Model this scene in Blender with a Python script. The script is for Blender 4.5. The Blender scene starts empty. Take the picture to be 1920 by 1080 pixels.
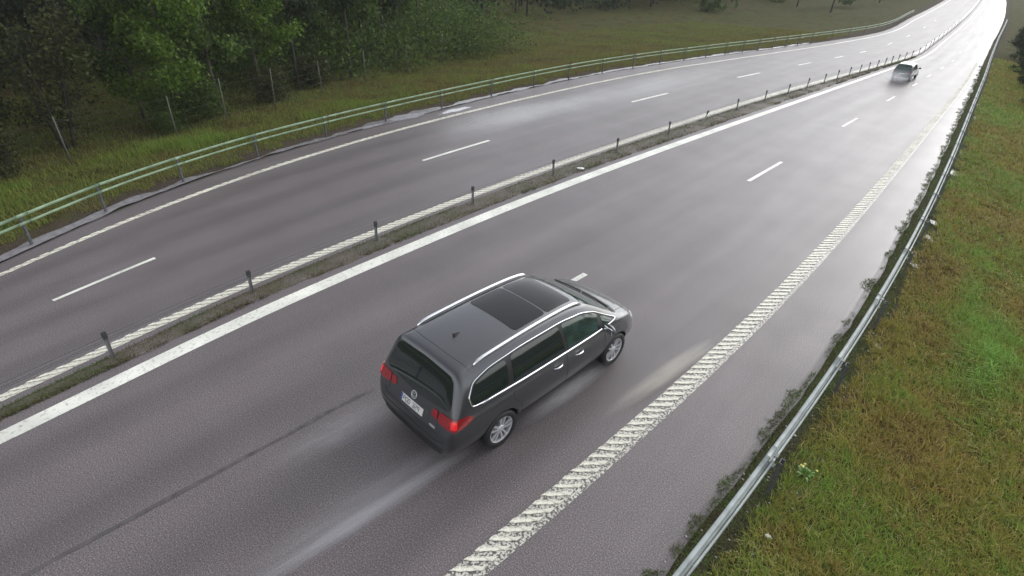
import bpy, bmesh, math, random
import numpy as np
from mathutils import Vector, Matrix
from mathutils.bvhtree import BVHTree

R = math.radians
random.seed(7)
rng = np.random.default_rng(7)
scene = bpy.context.scene
col = scene.collection

# ------------------------------------------------------------------ camera
# world frame: +Y runs along the motorway, +X to the right of travel, Z up, metres
PITCH, YAW, ROLL = 0.5572, 0.7195, 0.0465
cam_d = bpy.data.cameras.new('camera')
cam_d.sensor_width = 36.0
cam_d.lens = 36.0 * 1047.4 / 1920.0
cam_d.clip_start = 0.1
cam_d.clip_end = 3000.0
cam = bpy.data.objects.new('camera', cam_d)
col.objects.link(cam)
cam.matrix_world = (Matrix.Translation((-0.4817, 0.5438, 6.9585)) @ Matrix.Rotation(YAW, 4, 'Z')
                    @ Matrix.Rotation(math.pi / 2 - PITCH, 4, 'X') @ Matrix.Rotation(ROLL, 4, 'Z'))
scene.camera = cam

# ------------------------------------------------------------------ sky, sun, exposure
SUN_EL, SUN_AZ = R(35.0), R(8.0)          # azimuth measured from +Y towards +X
world = bpy.data.worlds.new('World')
scene.world = world
world.use_nodes = True
wn, wl = world.node_tree.nodes, world.node_tree.links
wn.clear()
sky = wn.new('ShaderNodeTexSky')
sky.sky_type = 'NISHITA'
sky.sun_disc = False
sky.sun_elevation = SUN_EL
sky.sun_rotation = SUN_AZ
sky.air_density = 1.0
sky.dust_density = 1.0
sky.ozone_density = 1.0
hs = wn.new('ShaderNodeHueSaturation')     # overcast: the cloud deck is nearly colourless
hs.inputs['Saturation'].default_value = 0.20
bg = wn.new('ShaderNodeBackground')
bg.inputs['Strength'].default_value = 0.15
wo = wn.new('ShaderNodeOutputWorld')
wl.new(sky.outputs[0], hs.inputs['Color'])
wl.new(hs.outputs[0], bg.inputs['Color'])
wl.new(bg.outputs[0], wo.inputs['Surface'])

sun_d = bpy.data.lights.new('sun', 'SUN')
sun_d.energy = 0.5
sun_d.angle = R(50.0)
sun_d.color = (1.0, 0.97, 0.93)
sun = bpy.data.objects.new('sun', sun_d)
col.objects.link(sun)
sdir = Vector((math.sin(SUN_AZ) * math.cos(SUN_EL), math.cos(SUN_AZ) * math.cos(SUN_EL), math.sin(SUN_EL)))
sun.rotation_euler = sdir.to_track_quat('Z', 'Y').to_euler()
sun.location = (0, 30, 40)

vs = scene.view_settings
vs.view_transform = 'Standard'
vs.look = 'None'
vs.exposure = 0.95
vs.gamma = 1.0
vs.use_curve_mapping = False
scene.cycles.max_bounces = 6
scene.cycles.volume_bounces = 3
scene.cycles.transparent_max_bounces = 8
scene.cycles.use_denoising = True

# ------------------------------------------------------------------ material helpers
def new_mat(name):
    m = bpy.data.materials.new(name)
    m.use_nodes = True
    nt = m.node_tree
    return m, nt, nt.nodes, nt.links, nt.nodes['Principled BSDF']

def principled(name, color, rough=0.5, metal=0.0, coat=0.0, coat_rough=0.05, noise=0.0, nscale=20.0, bump=0.0, bscale=60.0,
               emit=None, emit_s=0.0, spec=0.5, rough_noise=0.0):
    m, nt, n, l, p = new_mat(name)
    p.inputs['Base Color'].default_value = (*color, 1)
    p.inputs['Roughness'].default_value = rough
    p.inputs['Metallic'].default_value = metal
    p.inputs['Coat Weight'].default_value = coat
    p.inputs['Coat Roughness'].default_value = coat_rough
    p.inputs['Specular IOR Level'].default_value = spec
    if emit:
        p.inputs['Emission Color'].default_value = (*emit, 1)
        p.inputs['Emission Strength'].default_value = emit_s
    tc = n.new('ShaderNodeTexCoord')
    if noise or rough_noise:
        t = n.new('ShaderNodeTexNoise')
        t.inputs['Scale'].default_value = nscale
        t.inputs['Detail'].default_value = 6
        l.new(tc.outputs['Object'], t.inputs['Vector'])
        if noise:
            mr = n.new('ShaderNodeMapRange')
            mr.inputs['From Min'].default_value = 0.3
            mr.inputs['From Max'].default_value = 0.7
            mr.inputs['To Min'].default_value = 1 - noise
            mr.inputs['To Max'].default_value = 1 + noise
            l.new(t.outputs[0], mr.inputs['Value'])
            vm = n.new('ShaderNodeVectorMath')
            vm.operation = 'SCALE'
            vm.inputs[0].default_value = color
            l.new(mr.outputs[0], vm.inputs['Scale'])
            l.new(vm.outputs[0], p.inputs['Base Color'])
        if rough_noise:
            mr = n.new('ShaderNodeMapRange')
            mr.inputs['From Min'].default_value = 0.3
            mr.inputs['From Max'].default_value = 0.7
            mr.inputs['To Min'].default_value = max(0, rough - rough_noise)
            mr.inputs['To Max'].default_value = min(1, rough + rough_noise)
            l.new(t.outputs[0], mr.inputs['Value'])
            l.new(mr.outputs[0], p.inputs['Roughness'])
    if bump:
        t2 = n.new('ShaderNodeTexNoise')
        t2.inputs['Scale'].default_value = bscale
        t2.inputs['Detail'].default_value = 4
        l.new(tc.outputs['Object'], t2.inputs['Vector'])
        b = n.new('ShaderNodeBump')
        b.inputs['Strength'].default_value = bump
        b.inputs['Distance'].default_value = 0.02
        l.new(t2.outputs[0], b.inputs['Height'])
        l.new(b.outputs[0], p.inputs['Normal'])
    return m

def attr_mat(name, rough=0.6, spec=0.3, trans=0.0):
    """Colour read from the point colours (natural leaf-to-leaf variation)."""
    m, nt, n, l, p = new_mat(name)
    a = n.new('ShaderNodeAttribute')
    a.attribute_name = 'tint'
    l.new(a.outputs['Color'], p.inputs['Base Color'])
    p.inputs['Roughness'].default_value = rough
    p.inputs['Specular IOR Level'].default_value = spec
    if trans:
        tr = n.new('ShaderNodeBsdfTranslucent')
        l.new(a.outputs['Color'], tr.inputs['Color'])
        mx = n.new('ShaderNodeMixShader')
        mx.inputs[0].default_value = trans
        l.new(p.outputs[0], mx.inputs[1])
        l.new(tr.outputs[0], mx.inputs[2])
        l.new(mx.outputs[0], n['Material Output'].inputs['Surface'])
    return m

# ------------------------------------------------------------------ mesh helpers
def mesh_from(name, verts, faces, smooth=False):
    me = bpy.data.meshes.new(name)
    me.from_pydata([tuple(v) for v in verts], [], faces)
    me.update()
    if smooth:
        me.polygons.foreach_set('use_smooth', [True] * len(me.polygons))
    return me

def link(name, me, mat=None, parent=None, loc=(0, 0, 0), rot=None):
    o = bpy.data.objects.new(name, me)
    col.objects.link(o)
    if mat is not None and me is not None and not me.materials:
        me.materials.append(mat)
    o.location = loc
    if rot is not None:
        o.rotation_euler = rot
    if parent is not None:
        o.parent = parent
    return o

def empty(name, loc=(0, 0, 0), rz=0.0):
    o = bpy.data.objects.new(name, None)
    o.empty_display_size = 0.3
    col.objects.link(o)
    o.location = loc
    o.rotation_euler = (0, 0, rz)
    return o

def tag(o, label, cat=None, group=None, kind=None):
    o['label'] = label
    if cat:
        o['category'] = cat
    if group:
        o['group'] = group
    if kind:
        o['kind'] = kind
    return o

def copy_tree(o, parent=None):
    c = o.copy()
    col.objects.link(c)
    c.parent = parent
    for ch in list(o.children):
        copy_tree(ch, c)
    return c

def tri_mesh(name, V, F, tint=None, smooth=False, extra=None):
    """Fast mesh from numpy: V (n,3), F (m,k)."""
    V = np.asarray(V, np.float32)
    F = np.asarray(F, np.int32)
    me = bpy.data.meshes.new(name)
    me.vertices.add(len(V))
    me.vertices.foreach_set('co', V.ravel())
    k = F.shape[1]
    me.loops.add(F.size)
    me.loops.foreach_set('vertex_index', F.ravel())
    me.polygons.add(len(F))
    me.polygons.foreach_set('loop_start', np.arange(0, F.size, k, dtype=np.int32))
    me.update(calc_edges=True)
    if smooth:
        me.polygons.foreach_set('use_smooth', np.ones(len(F), bool))
    if tint is not None:
        a = me.attributes.new('tint', 'FLOAT_COLOR', 'POINT')
        c = np.ones((len(V), 4), np.float32)
        c[:, :3] = tint
        a.data.foreach_set('color', c.ravel())
    for nme, vals in (extra or {}).items():
        a = me.attributes.new(nme, 'FLOAT', 'POINT')
        a.data.foreach_set('value', np.asarray(vals, np.float32))
    return me

class MB:
    """Collects simple solids into one mesh."""
    def __init__(self):
        self.v, self.f = [], []
    def add(self, verts, faces):
        k = len(self.v)
        self.v += [tuple(p) for p in verts]
        self.f += [tuple(i + k for i in f) for f in faces]
    def box(self, c, s, rot=None):
        x, y, z = (d / 2 for d in s)
        P = [Vector(p) for p in ((-x, -y, -z), (x, -y, -z), (x, y, -z), (-x, y, -z), (-x, -y, z), (x, -y, z), (x, y, z), (-x, y, z))]
        if rot is not None:
            P = [rot @ p for p in P]
        self.add([p + Vector(c) for p in P], [(0, 3, 2, 1), (4, 5, 6, 7), (0, 1, 5, 4), (1, 2, 6, 5), (2, 3, 7, 6), (3, 0, 4, 7)])
    def tube(self, pts, rad, n=8, closed=False, caps=True):
        pts = [Vector(p) for p in pts]
        if not isinstance(rad, (list, tuple)):
            rad = [rad] * len(pts)
        base = len(self.v)
        N = len(pts)
        up = Vector((0, 0, 1))
        for i, p in enumerate(pts):
            a = pts[(i - 1) % N] if (closed or i) else pts[i]
            b = pts[(i + 1) % N] if (closed or i < N - 1) else pts[i]
            t = (b - a)
            t = t.normalized() if t.length > 1e-9 else Vector((0, 1, 0))
            u = up.cross(t)
            if u.length < 0.05:
                u = Vector((1, 0, 0)).cross(t)
            u.normalize()
            w = t.cross(u)
            for k in range(n):
                a_ = 2 * math.pi * k / n
                self.v.append(tuple(p + (u * math.cos(a_) + w * math.sin(a_)) * rad[i]))
        for i in range(N if closed else N - 1):
            j = (i + 1) % N
            for k in range(n):
                k2 = (k + 1) % n
                self.f.append((base + i * n + k, base + i * n + k2, base + j * n + k2, base + j * n + k))
        if caps and not closed:
            self.f.append(tuple(base + k for k in reversed(range(n))))
            self.f.append(tuple(base + (N - 1) * n + k for k in range(n)))
    def lathe(self, prof, n=32, axis='x', c=(0, 0, 0)):
        """prof: list of (offset along the axis, radius)."""
        base = len(self.v)
        for (d, r) in prof:
            for k in range(n):
                a = 2 * math.pi * k / n
                y, z = r * math.cos(a), r * math.sin(a)
                p = (d, y, z) if axis == 'x' else (y, d, z) if axis == 'y' else (y, z, d)
                self.v.append((p[0] + c[0], p[1] + c[1], p[2] + c[2]))
        for i in range(len(prof) - 1):
            for k in range(n):
                k2 = (k + 1) % n
                self.f.append((base + i * n + k, base + i * n + k2, base + (i + 1) * n + k2, base + (i + 1) * n + k))
    def mesh(self, name, smooth=False):
        return mesh_from(name, self.v, self.f, smooth)
    def build(self, name, mat, parent=None, smooth=False, loc=(0, 0, 0)):
        return link(name, self.mesh(name, smooth), mat, parent, loc)

def vnoise(x, y, scale=1.0, seed=0, octaves=3):
    """Value noise in 0..1 for numpy arrays."""
    x = np.asarray(x, float) * scale
    y = np.asarray(y, float) * scale
    out = np.zeros_like(x)
    amp, tot = 1.0, 0.0
    def h(i, j, s):
        n = (i * 374761393 + j * 668265263 + s * 1442695041) & 0x7fffffff
        n = ((n ^ (n >> 13)) * 1274126177) & 0x7fffffff
        return ((n ^ (n >> 16)) & 0xffff) / 65535.0
    for o in range(octaves):
        xi, yi = np.floor(x).astype(np.int64), np.floor(y).astype(np.int64)
        fx, fy = x - xi, y - yi
        fx, fy = fx * fx * (3 - 2 * fx), fy * fy * (3 - 2 * fy)
        s = seed + o * 17
        v = (h(xi, yi, s) * (1 - fx) + h(xi + 1, yi, s) * fx) * (1 - fy) + (h(xi, yi + 1, s) * (1 - fx) + h(xi + 1, yi + 1, s) * fx) * fy
        out += amp * v
        tot += amp
        amp *= 0.5
        x, y = x * 2.03 + 5.1, y * 2.03 + 3.7
    return out / tot

# ------------------------------------------------------------------ road alignments (lateral position in m at each chainage)
S_TAB = np.array([-60, -8, -4, 0, 4, 8, 12, 16, 20, 25, 30, 36, 43, 50, 60, 75, 100, 150, 300, 700], float)
FAR = np.array([0, -1.6, -5.6, -22, -80.])   # the road swings gently left in the distance
def far(a60, frac):
    a75 = -15.9 + (-5.3 + 15.9) * frac
    return [a75 + d for d in FAR]
ALIGN = {
    'left_rail':  [-6, -13.2, -14.8, -16.55, -18.58, -19.84, -20.52, -20.93, -21.2, -21.43, -21.42, -21.0, -20.1, -19.0, -17.5] + far(0, 0.0),
    'left_edge':  [-6, -12.6, -14.2, -15.95, -17.56, -18.67, -19.33, -19.71, -19.88, -19.93, -19.84, -19.45, -18.6, -17.6, -16.2] + far(0, .09),
    'left_dash':  [-6, -11.6, -12.8, -13.95, -14.92, -15.57, -15.97, -16.14, -16.17, -16.04, -15.78, -15.33, -14.62, -13.8, -12.75] + far(0, .29),
    'rib':        [-6, -10.2, -10.85, -11.46, -12.08, -12.39, -12.5, -12.5, -12.42, -12.24, -12.02, -11.6, -10.98, -10.35, -9.6] + far(0, .53),
    'post':       [-6, -9.85, -10.45, -11.03, -11.65, -11.89, -11.93, -11.87, -11.77, -11.61, -11.44, -11.14, -10.58, -9.98, -9.26] + far(0, .56),
    'white':      [-6, -9.45, -9.95, -10.42, -10.86, -11.04, -11.09, -11.02, -10.87, -10.62, -10.34, -10.0, -9.6, -9.22, -8.7] + far(0, .61),
    'right_dash': [-6, -7.3, -7.25, -7.2, -7.15, -7.08, -7.0, -6.94, -6.88, -6.82, -6.77, -6.70, -6.62, -6.6, -6.6] + far(0, .78),
    'right_edge': [-6, -4.6, -4.2, -3.82, -3.48, -3.27, -3.17, -3.18, -3.26, -3.41, -3.58, -3.8, -4.05, -4.35, -4.95] + far(0, .93),
    'right_rail': [-6, -2.9, -2.3, -1.78, -1.45, -1.31, -1.29, -1.38, -1.55, -1.83, -2.15, -2.56, -3.03, -3.5, -4.25] + far(0, 1.0),
}
_dx = np.diff(S_TAB)
_sl = {}
for _k, _v in ALIGN.items():
    _v = np.array(_v, float)
    if _k != 'right_rail' or True:
        _v[0] = _v[1] - (_v[2] - _v[1]) / 4 * 52      # straight on behind the camera
    d = np.diff(_v) / _dx
    m = np.empty_like(_v)
    m[1:-1] = (d[:-1] * _dx[1:] + d[1:] * _dx[:-1]) / (_dx[1:] + _dx[:-1])
    m[0], m[-1] = d[0], d[-1]
    ALIGN[_k] = _v
    _sl[_k] = m
def lat(name, s):
    s = np.asarray(s, float)
    i = np.clip(np.searchsorted(S_TAB, s) - 1, 0, len(S_TAB) - 2)
    h = _dx[i]
    t = (s - S_TAB[i]) / h
    y, m = ALIGN[name], _sl[name]
    t2, t3 = t * t, t * t * t
    return (2 * t3 - 3 * t2 + 1) * y[i] + (t3 - 2 * t2 + t) * h * m[i] + (-2 * t3 + 3 * t2) * y[i + 1] + (t3 - t2) * h * m[i + 1]
def heading(name, s):
    return math.atan2(float(lat(name, s + .2) - lat(name, s - .2)), 0.4)     # to the right of +Y
def at(name, s, off=0.0, z=0.0):
    h = heading(name, s)
    return Vector((float(lat(name, s)) + off * math.cos(h), s - off * math.sin(h), z))

# ------------------------------------------------------------------ ground
def ground_z(x, y):
    x, y = np.asarray(x, float), np.asarray(y, float)
    r = lat('right_rail', y)
    l = lat('left_rail', y)
    dr = np.clip(x - (r + 0.55), 0, None)
    dl = np.clip((l - 0.9) - x, 0, None)
    z = -0.05 - 0.16 * np.clip(dr, 0, 9) - 0.03 * np.clip(dl, 0, 12) + 0.035 * np.clip(dl - 16, 0, 60)
    z = z + (vnoise(x, y, 0.35, 3) - .5) * (0.10 * np.clip(dr, 0, 2) + 0.10 * np.clip(dl, 0, 3))
    z = z + (vnoise(x, y, 1.7, 5) - .5) * (0.05 * np.clip(dr * 2, 0, 1) + 0.06 * np.clip(dl, 0, 1))
    return z

ys = np.unique(np.concatenate([np.arange(-60, -8, 6), np.arange(-8, 62, .4), np.arange(62, 120, 3), np.arange(120, 701, 25)]))
us = np.unique(np.concatenate([-np.geomspace(22, 420, 30), np.arange(-22, -1, .35), [-.9, -.45, 0]]))
vs_ = np.unique(np.concatenate([[0, .45, .55, .9], np.arange(.9, 9, .3), np.geomspace(9, 420, 26)]))
def build_ground():
    cols = []
    for y in ys:
        r, l = float(lat('right_rail', y)), float(lat('left_rail', y))
        left = l + (us - us[-1])
        mid = np.linspace(l, r, 12)[1:-1]
        right = r + vs_
        cols.append(np.concatenate([left, mid, right]))
    X = np.array(cols)
    Y = np.repeat(ys[:, None], X.shape[1], 1)
    Z = ground_z(X, Y)
    n, k = X.shape
    idx = np.arange(n * k).reshape(n, k)
    F = np.stack([idx[:-1, :-1], idx[:-1, 1:], idx[1:, 1:], idx[1:, :-1]], -1).reshape(-1, 4)
    V = np.stack([X, Y, Z], -1).reshape(-1, 3)
    x, y = V[:, 0], V[:, 1]
    dl = lat('left_rail', y) - x
    dr = x - lat('right_rail', y)
    bare = np.clip(1.25 - np.abs(dl - .55) * 1.2 + (vnoise(x, y, 1.1, 9) - .5) * 1.2, 0, 1)
    bare = np.maximum(bare, np.clip(1.0 - np.abs(dr - .15) * 1.9 + (vnoise(x, y, 1.6, 11) - .5) * 1.1, 0, 1))
    me = tri_mesh('ground', V, F, None, True, {'bare': bare})
    m, nt, nn, l, p = new_mat('soil_and_moss')
    tc = nn.new('ShaderNodeTexCoord')
    a = nn.new('ShaderNodeAttribute'); a.attribute_name = 'bare'
    t1 = nn.new('ShaderNodeTexNoise'); t1.inputs['Scale'].default_value = 1.1; t1.inputs['Detail'].default_value = 8
    t2 = nn.new('ShaderNodeTexNoise'); t2.inputs['Scale'].default_value = 24; t2.inputs['Detail'].default_value = 6
    for t in (t1, t2): l.new(tc.outputs['Object'], t.inputs['Vector'])
    g = nn.new('ShaderNodeValToRGB')
    g.color_ramp.elements[0].position = .33; g.color_ramp.elements[0].color = (.040, .032, .012, 1)
    g.color_ramp.elements[1].position = .66; g.color_ramp.elements[1].color = (.045, .075, .018, 1)
    e = g.color_ramp.elements.new(.5); e.color = (.075, .066, .020, 1)
    l.new(t1.outputs[0], g.inputs[0])
    d = nn.new('ShaderNodeValToRGB')
    d.color_ramp.elements[0].position = .35; d.color_ramp.elements[0].color = (.035, .026, .022, 1)
    d.color_ramp.elements[1].position = .7; d.color_ramp.elements[1].color = (.12, .095, .075, 1)
    l.new(t2.outputs[0], d.inputs[0])
    mx = nn.new('ShaderNodeMix'); mx.data_type = 'RGBA'
    l.new(a.outputs['Fac'], mx.inputs['Factor'])
    l.new(g.outputs[0], mx.inputs['A']); l.new(d.outputs[0], mx.inputs['B'])
    l.new(mx.outputs['Result'], p.inputs['Base Color'])
    p.inputs['Roughness'].default_value = .95
    p.inputs['Specular IOR Level'].default_value = .08
    b = nn.new('ShaderNodeBump'); b.inputs['Strength'].default_value = .9; b.inputs['Distance'].default_value = .06
    l.new(t2.outputs[0], b.inputs['Height']); l.new(b.outputs[0], p.inputs['Normal'])
    o = link('ground', me, m)
    tag(o, 'mossy soil and verge ground on both sides of the motorway', kind='structure')
build_ground()

# ------------------------------------------------------------------ road slab
def wet_asphalt():
    m, nt, n, l, p = new_mat('wet_asphalt')
    tc = n.new('ShaderNodeTexCoord')
    at_ = n.new('ShaderNodeAttribute'); at_.attribute_name = 'film'
    tr_ = n.new('ShaderNodeAttribute'); tr_.attribute_name = 'track'
    def noise(s, d=4, vec=None, r=.5):
        t = n.new('ShaderNodeTexNoise'); t.inputs['Scale'].default_value = s; t.inputs['Detail'].default_value = d
        t.inputs['Roughness'].default_value = r
        l.new(vec or tc.outputs['Object'], t.inputs['Vector'])
        return t.outputs[0]
    mp = n.new('ShaderNodeMapping'); mp.inputs['Scale'].default_value = (1.0, .07, 1.0)
    l.new(tc.outputs['Object'], mp.inputs['Vector'])
    grain, stone, blot, streak = noise(52, 4, None, .8), noise(60, 3), noise(.7, 6), noise(1.6, 5, mp.outputs[0])
    def mrange(v, a, b, c, d):
        r = n.new('ShaderNodeMapRange')
        r.inputs['From Min'].default_value, r.inputs['From Max'].default_value = a, b
        r.inputs['To Min'].default_value, r.inputs['To Max'].default_value = c, d
        l.new(v, r.inputs['Value']); return r.outputs[0]
    def math_(op, a, b):
        q = n.new('ShaderNodeMath'); q.operation = op
        for i, v in enumerate((a, b)):
            if isinstance(v, (int, float)): q.inputs[i].default_value = v
            else: l.new(v, q.inputs[i])
        return q.outputs[0]
    ramp = n.new('ShaderNodeValToRGB')
    ramp.color_ramp.elements[0].position = .40; ramp.color_ramp.elements[0].color = (.058, .051, .053, 1)
    ramp.color_ramp.elements[1].position = .66; ramp.color_ramp.elements[1].color = (.30, .255, .25, 1)
    e = ramp.color_ramp.elements.new(.52); e.color = (.118, .101, .105, 1)
    l.new(grain, ramp.inputs[0])
    f = math_('MULTIPLY', mrange(blot, .3, .7, .93, 1.07), mrange(streak, .3, .7, .9, 1.1))
    f = math_('MULTIPLY', f, mrange(stone, .3, .75, .8, 1.3))
    f = math_('MULTIPLY', f, mrange(tr_.outputs['Fac'], 0, 1, 1.04, .80))
    vm = n.new('ShaderNodeVectorMath'); vm.operation = 'SCALE'
    l.new(ramp.outputs[0], vm.inputs[0]); l.new(f, vm.inputs['Scale'])
    l.new(vm.outputs[0], p.inputs['Base Color'])
    # standing water smooths the surface
    film = math_('ADD', at_.outputs['Fac'], mrange(streak, .35, .75, -.05, .05))
    film = math_('ADD', film, mrange(blot, .35, .7, -.04, .04))
    cl = n.new('ShaderNodeClamp'); l.new(film, cl.inputs[0]); film = cl.outputs[0]
    rgh = mrange(film, 0, 1, .52, .21)
    l.new(rgh, p.inputs['Roughness'])
    p.inputs['IOR'].default_value = 1.5
    b = n.new('ShaderNodeBump'); b.inputs['Distance'].default_value = .012
    l.new(mrange(film, 0, 1, .35, .05), b.inputs['Strength'])
    l.new(stone, b.inputs['Height'])
    b2 = n.new('ShaderNodeBump'); b2.inputs['Distance'].default_value = .006
    l.new(mrange(film, 0, 1, .30, .04), b2.inputs['Strength'])
    l.new(grain, b2.inputs['Height']); l.new(b.outputs[0], b2.inputs['Normal'])
    l.new(b2.outputs[0], p.inputs['Normal'])
    return m
M_ASPHALT = wet_asphalt()

def build_road():
    ysr = np.unique(np.concatenate([np.arange(-60, -8, 4), np.arange(-8, 64, .4), np.arange(64, 120, 2), np.arange(120, 700, 12)]))
    keys = ['left_rail', 'left_edge', 'left_dash', 'rib', 'post', 'white', 'right_dash', 'right_edge', 'right_rail']
    steps = [6, 10, 10, 2, 3, 12, 12, 8]
    rows, lane = [], []
    for y in ysr:
        L = [float(lat(k, y)) for k in keys]
        L[0] += 0.10 + .10 * (float(vnoise(y, 1.0, .9, 31)) - .5)
        L[-1] -= 0.30 + .16 * (float(vnoise(y, 2.0, 1.2, 33)) - .5)
        xs, ts = [L[0] - .02], [0]
        for i, st in enumerate(steps):
            q = np.linspace(L[i], L[i + 1], st + 1)[(0 if i == 0 else 1):]
            xs += list(q); ts += list(i + np.linspace(0, 1, st + 1)[(0 if i == 0 else 1):])
        xs.append(L[-1] + .02); ts.append(8)
        rows.append(xs); lane.append(ts)
    X = np.array(rows); T = np.array(lane)
    Y = np.repeat(ysr[:, None], X.shape[1], 1)
    Z = np.zeros_like(X); Z[:, 0] = -.16; Z[:, -1] = -.16
    n, k = X.shape
    idx = np.arange(n * k).reshape(n, k)
    F = np.stack([idx[:-1, :-1], idx[:-1, 1:], idx[1:, 1:], idx[1:, :-1]], -1).reshape(-1, 4)
    # wheel ruts: two per lane, kept wet
    def bump_(t, c, w): return np.exp(-((t - c) / w) ** 2)
    tr = sum(bump_(T, c, .11) for c in (1.27, 1.75, 2.27, 2.75, 5.27, 5.75, 6.27, 6.75))
    film = np.full_like(X, .22) + .12 * np.clip(tr, 0, 1)
    film += .95 * np.exp(-((X + 18.2) / 1.2) ** 2 - ((Y - 20.5) / 4.5) ** 2)      # water lying in the outer lane of the far carriageway
    film += .55 * np.exp(-((X + 17.4) / 1.6) ** 2 - ((Y - 31) / 8) ** 2)
    film -= .05 * np.clip((Y - 16) / 20, 0, 1) * np.clip((5.2 - T) / .4, 0, 1)
    film += .34 * np.clip((T - 7.0), 0, 1) * np.clip((Y - 10) / 8, 0, 1)              # the shoulder drains towards the rail
    film += .16 * np.clip((T - 4.5) / 2.5, 0, 1) * np.clip((Y - 9) / 18, 0, 1)
    me = tri_mesh('road', np.stack([X, Y, Z], -1).reshape(-1, 3), F, None, False, {'film': film.ravel(), 'track': np.clip(tr, 0, 1).ravel()})
    o = link('road', me, M_ASPHALT)
    return tag(o, 'wet dark asphalt of the two motorway carriageways', kind='structure')
road = build_road()

# ------------------------------------------------------------------ markings
def paint_mat(name, color, wear=.5, lo=.36, hi=.5, scale=14.0, rough=.42):
    m, nt, n, l, p = new_mat(name)
    tc = n.new('ShaderNodeTexCoord')
    t = n.new('ShaderNodeTexNoise'); t.inputs['Scale'].default_value = scale; t.inputs['Detail'].default_value = 8; t.inputs['Roughness'].default_value = .65
    l.new(tc.outputs['Object'], t.inputs['Vector'])
    r = n.new('ShaderNodeMapRange'); r.inputs['From Min'].default_value = lo; r.inputs['From Max'].default_value = hi
    r.inputs['To Min'].default_value = 1 - wear; r.inputs['To Max'].default_value = 1
    l.new(t.outputs[0], r.inputs['Value'])
    t2 = n.new('ShaderNodeTexNoise'); t2.inputs['Scale'].default_value = 1.2; t2.inputs['Detail'].default_value = 5
    l.new(tc.outputs['Object'], t2.inputs['Vector'])
    r2 = n.new('ShaderNodeMapRange'); r2.inputs['From Min'].default_value = .3; r2.inputs['From Max'].default_value = .7
    r2.inputs['To Min'].default_value = .72; r2.inputs['To Max'].default_value = 1.05
    l.new(t2.outputs[0], r2.inputs['Value'])
    sc = n.new('ShaderNodeVectorMath'); sc.operation = 'SCALE'; sc.inputs[0].default_value = color
    l.new(r2.outputs[0], sc.inputs['Scale'])
    mx = n.new('ShaderNodeMix'); mx.data_type = 'RGBA'
    mx.inputs['A'].default_value = (.055, .048, .05, 1)
    l.new(sc.outputs[0], mx.inputs['B']); l.new(r.outputs[0], mx.inputs['Factor'])
    l.new(mx.outputs['Result'], p.inputs['Base Color'])
    p.inputs['Roughness'].default_value = rough
    b = n.new('ShaderNodeBump'); b.inputs['Strength'].default_value = .3; b.inputs['Distance'].default_value = .006
    l.new(t.outputs[0], b.inputs['Height']); l.new(b.outputs[0], p.inputs['Normal'])
    return m
M_WHITE = paint_mat('white_road_paint', (.80, .80, .72), .50, .33, .47)
M_RIB = paint_mat('cream_thermoplastic', (.80, .78, .66), .65, .36, .48, 11)
M_BASE = paint_mat('worn_line_base', (.66, .64, .56), .92, .46, .54, 24)
M_BASE2 = paint_mat('worn_median_base', (.70, .68, .60), .80, .36, .52, 22)

def wscale(align, s):
    """The painted lines narrow and widen with their carriageway."""
    if align in ('left_edge', 'left_dash', 'rib'):
        return float(lat('rib', s) - lat('left_edge', s)) / 7.2
    return float(lat('right_edge', s) - lat('white', s)) / 7.7
def strip(name, align, s0, s1, w, z, mat, parent, step=.5, off=0.0, ragged=0.0, drop=0.0):
    n = max(2, int(round((s1 - s0) / step)) + 1)
    V, F = [], []
    for i, s in enumerate(np.linspace(s0, s1, n)):
        k = wscale(align, s)
        a, b = at(align, s, off - w * k / 2), at(align, s, off + w * k / 2)
        if ragged:
            a.x += ragged * (float(vnoise(s, 3.3, 2.2, 71)) - .5) * 2
            b.x += ragged * (float(vnoise(s, 9.3, 2.2, 73)) - .5) * 2
        V += [(a.x, a.y, z), (b.x, b.y, z)]
    for i in range(n - 1):
        F.append((2 * i, 2 * i + 1, 2 * i + 3, 2 * i + 2))
    return link(name, mesh_from(name, V, F), mat, parent)

far_s = 260
strip('edge_line', 'white', -8, 62, .37, .005, M_WHITE, road)
strip('edge_line', 'white', 62, far_s, .37, .005, M_WHITE, road, 3)
ll = strip('edge_line', 'left_edge', -4, 62, .20, .004, M_BASE2, road)
strip('edge_line', 'left_edge', 62, far_s, .22, .005, M_WHITE, road, 3)
rb = strip('ribbed_line', 'right_edge', -4, 62, .37, .004, M_BASE, road)
strip('ribbed_line', 'right_edge', 62, far_s, .36, .005, M_WHITE, road, 3)
mb_ = strip('ribbed_line', 'rib', -4, 62, .31, .004, M_BASE2, road)
strip('ribbed_line', 'rib', 62, far_s, .33, .005, M_WHITE, road, 3)

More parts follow.
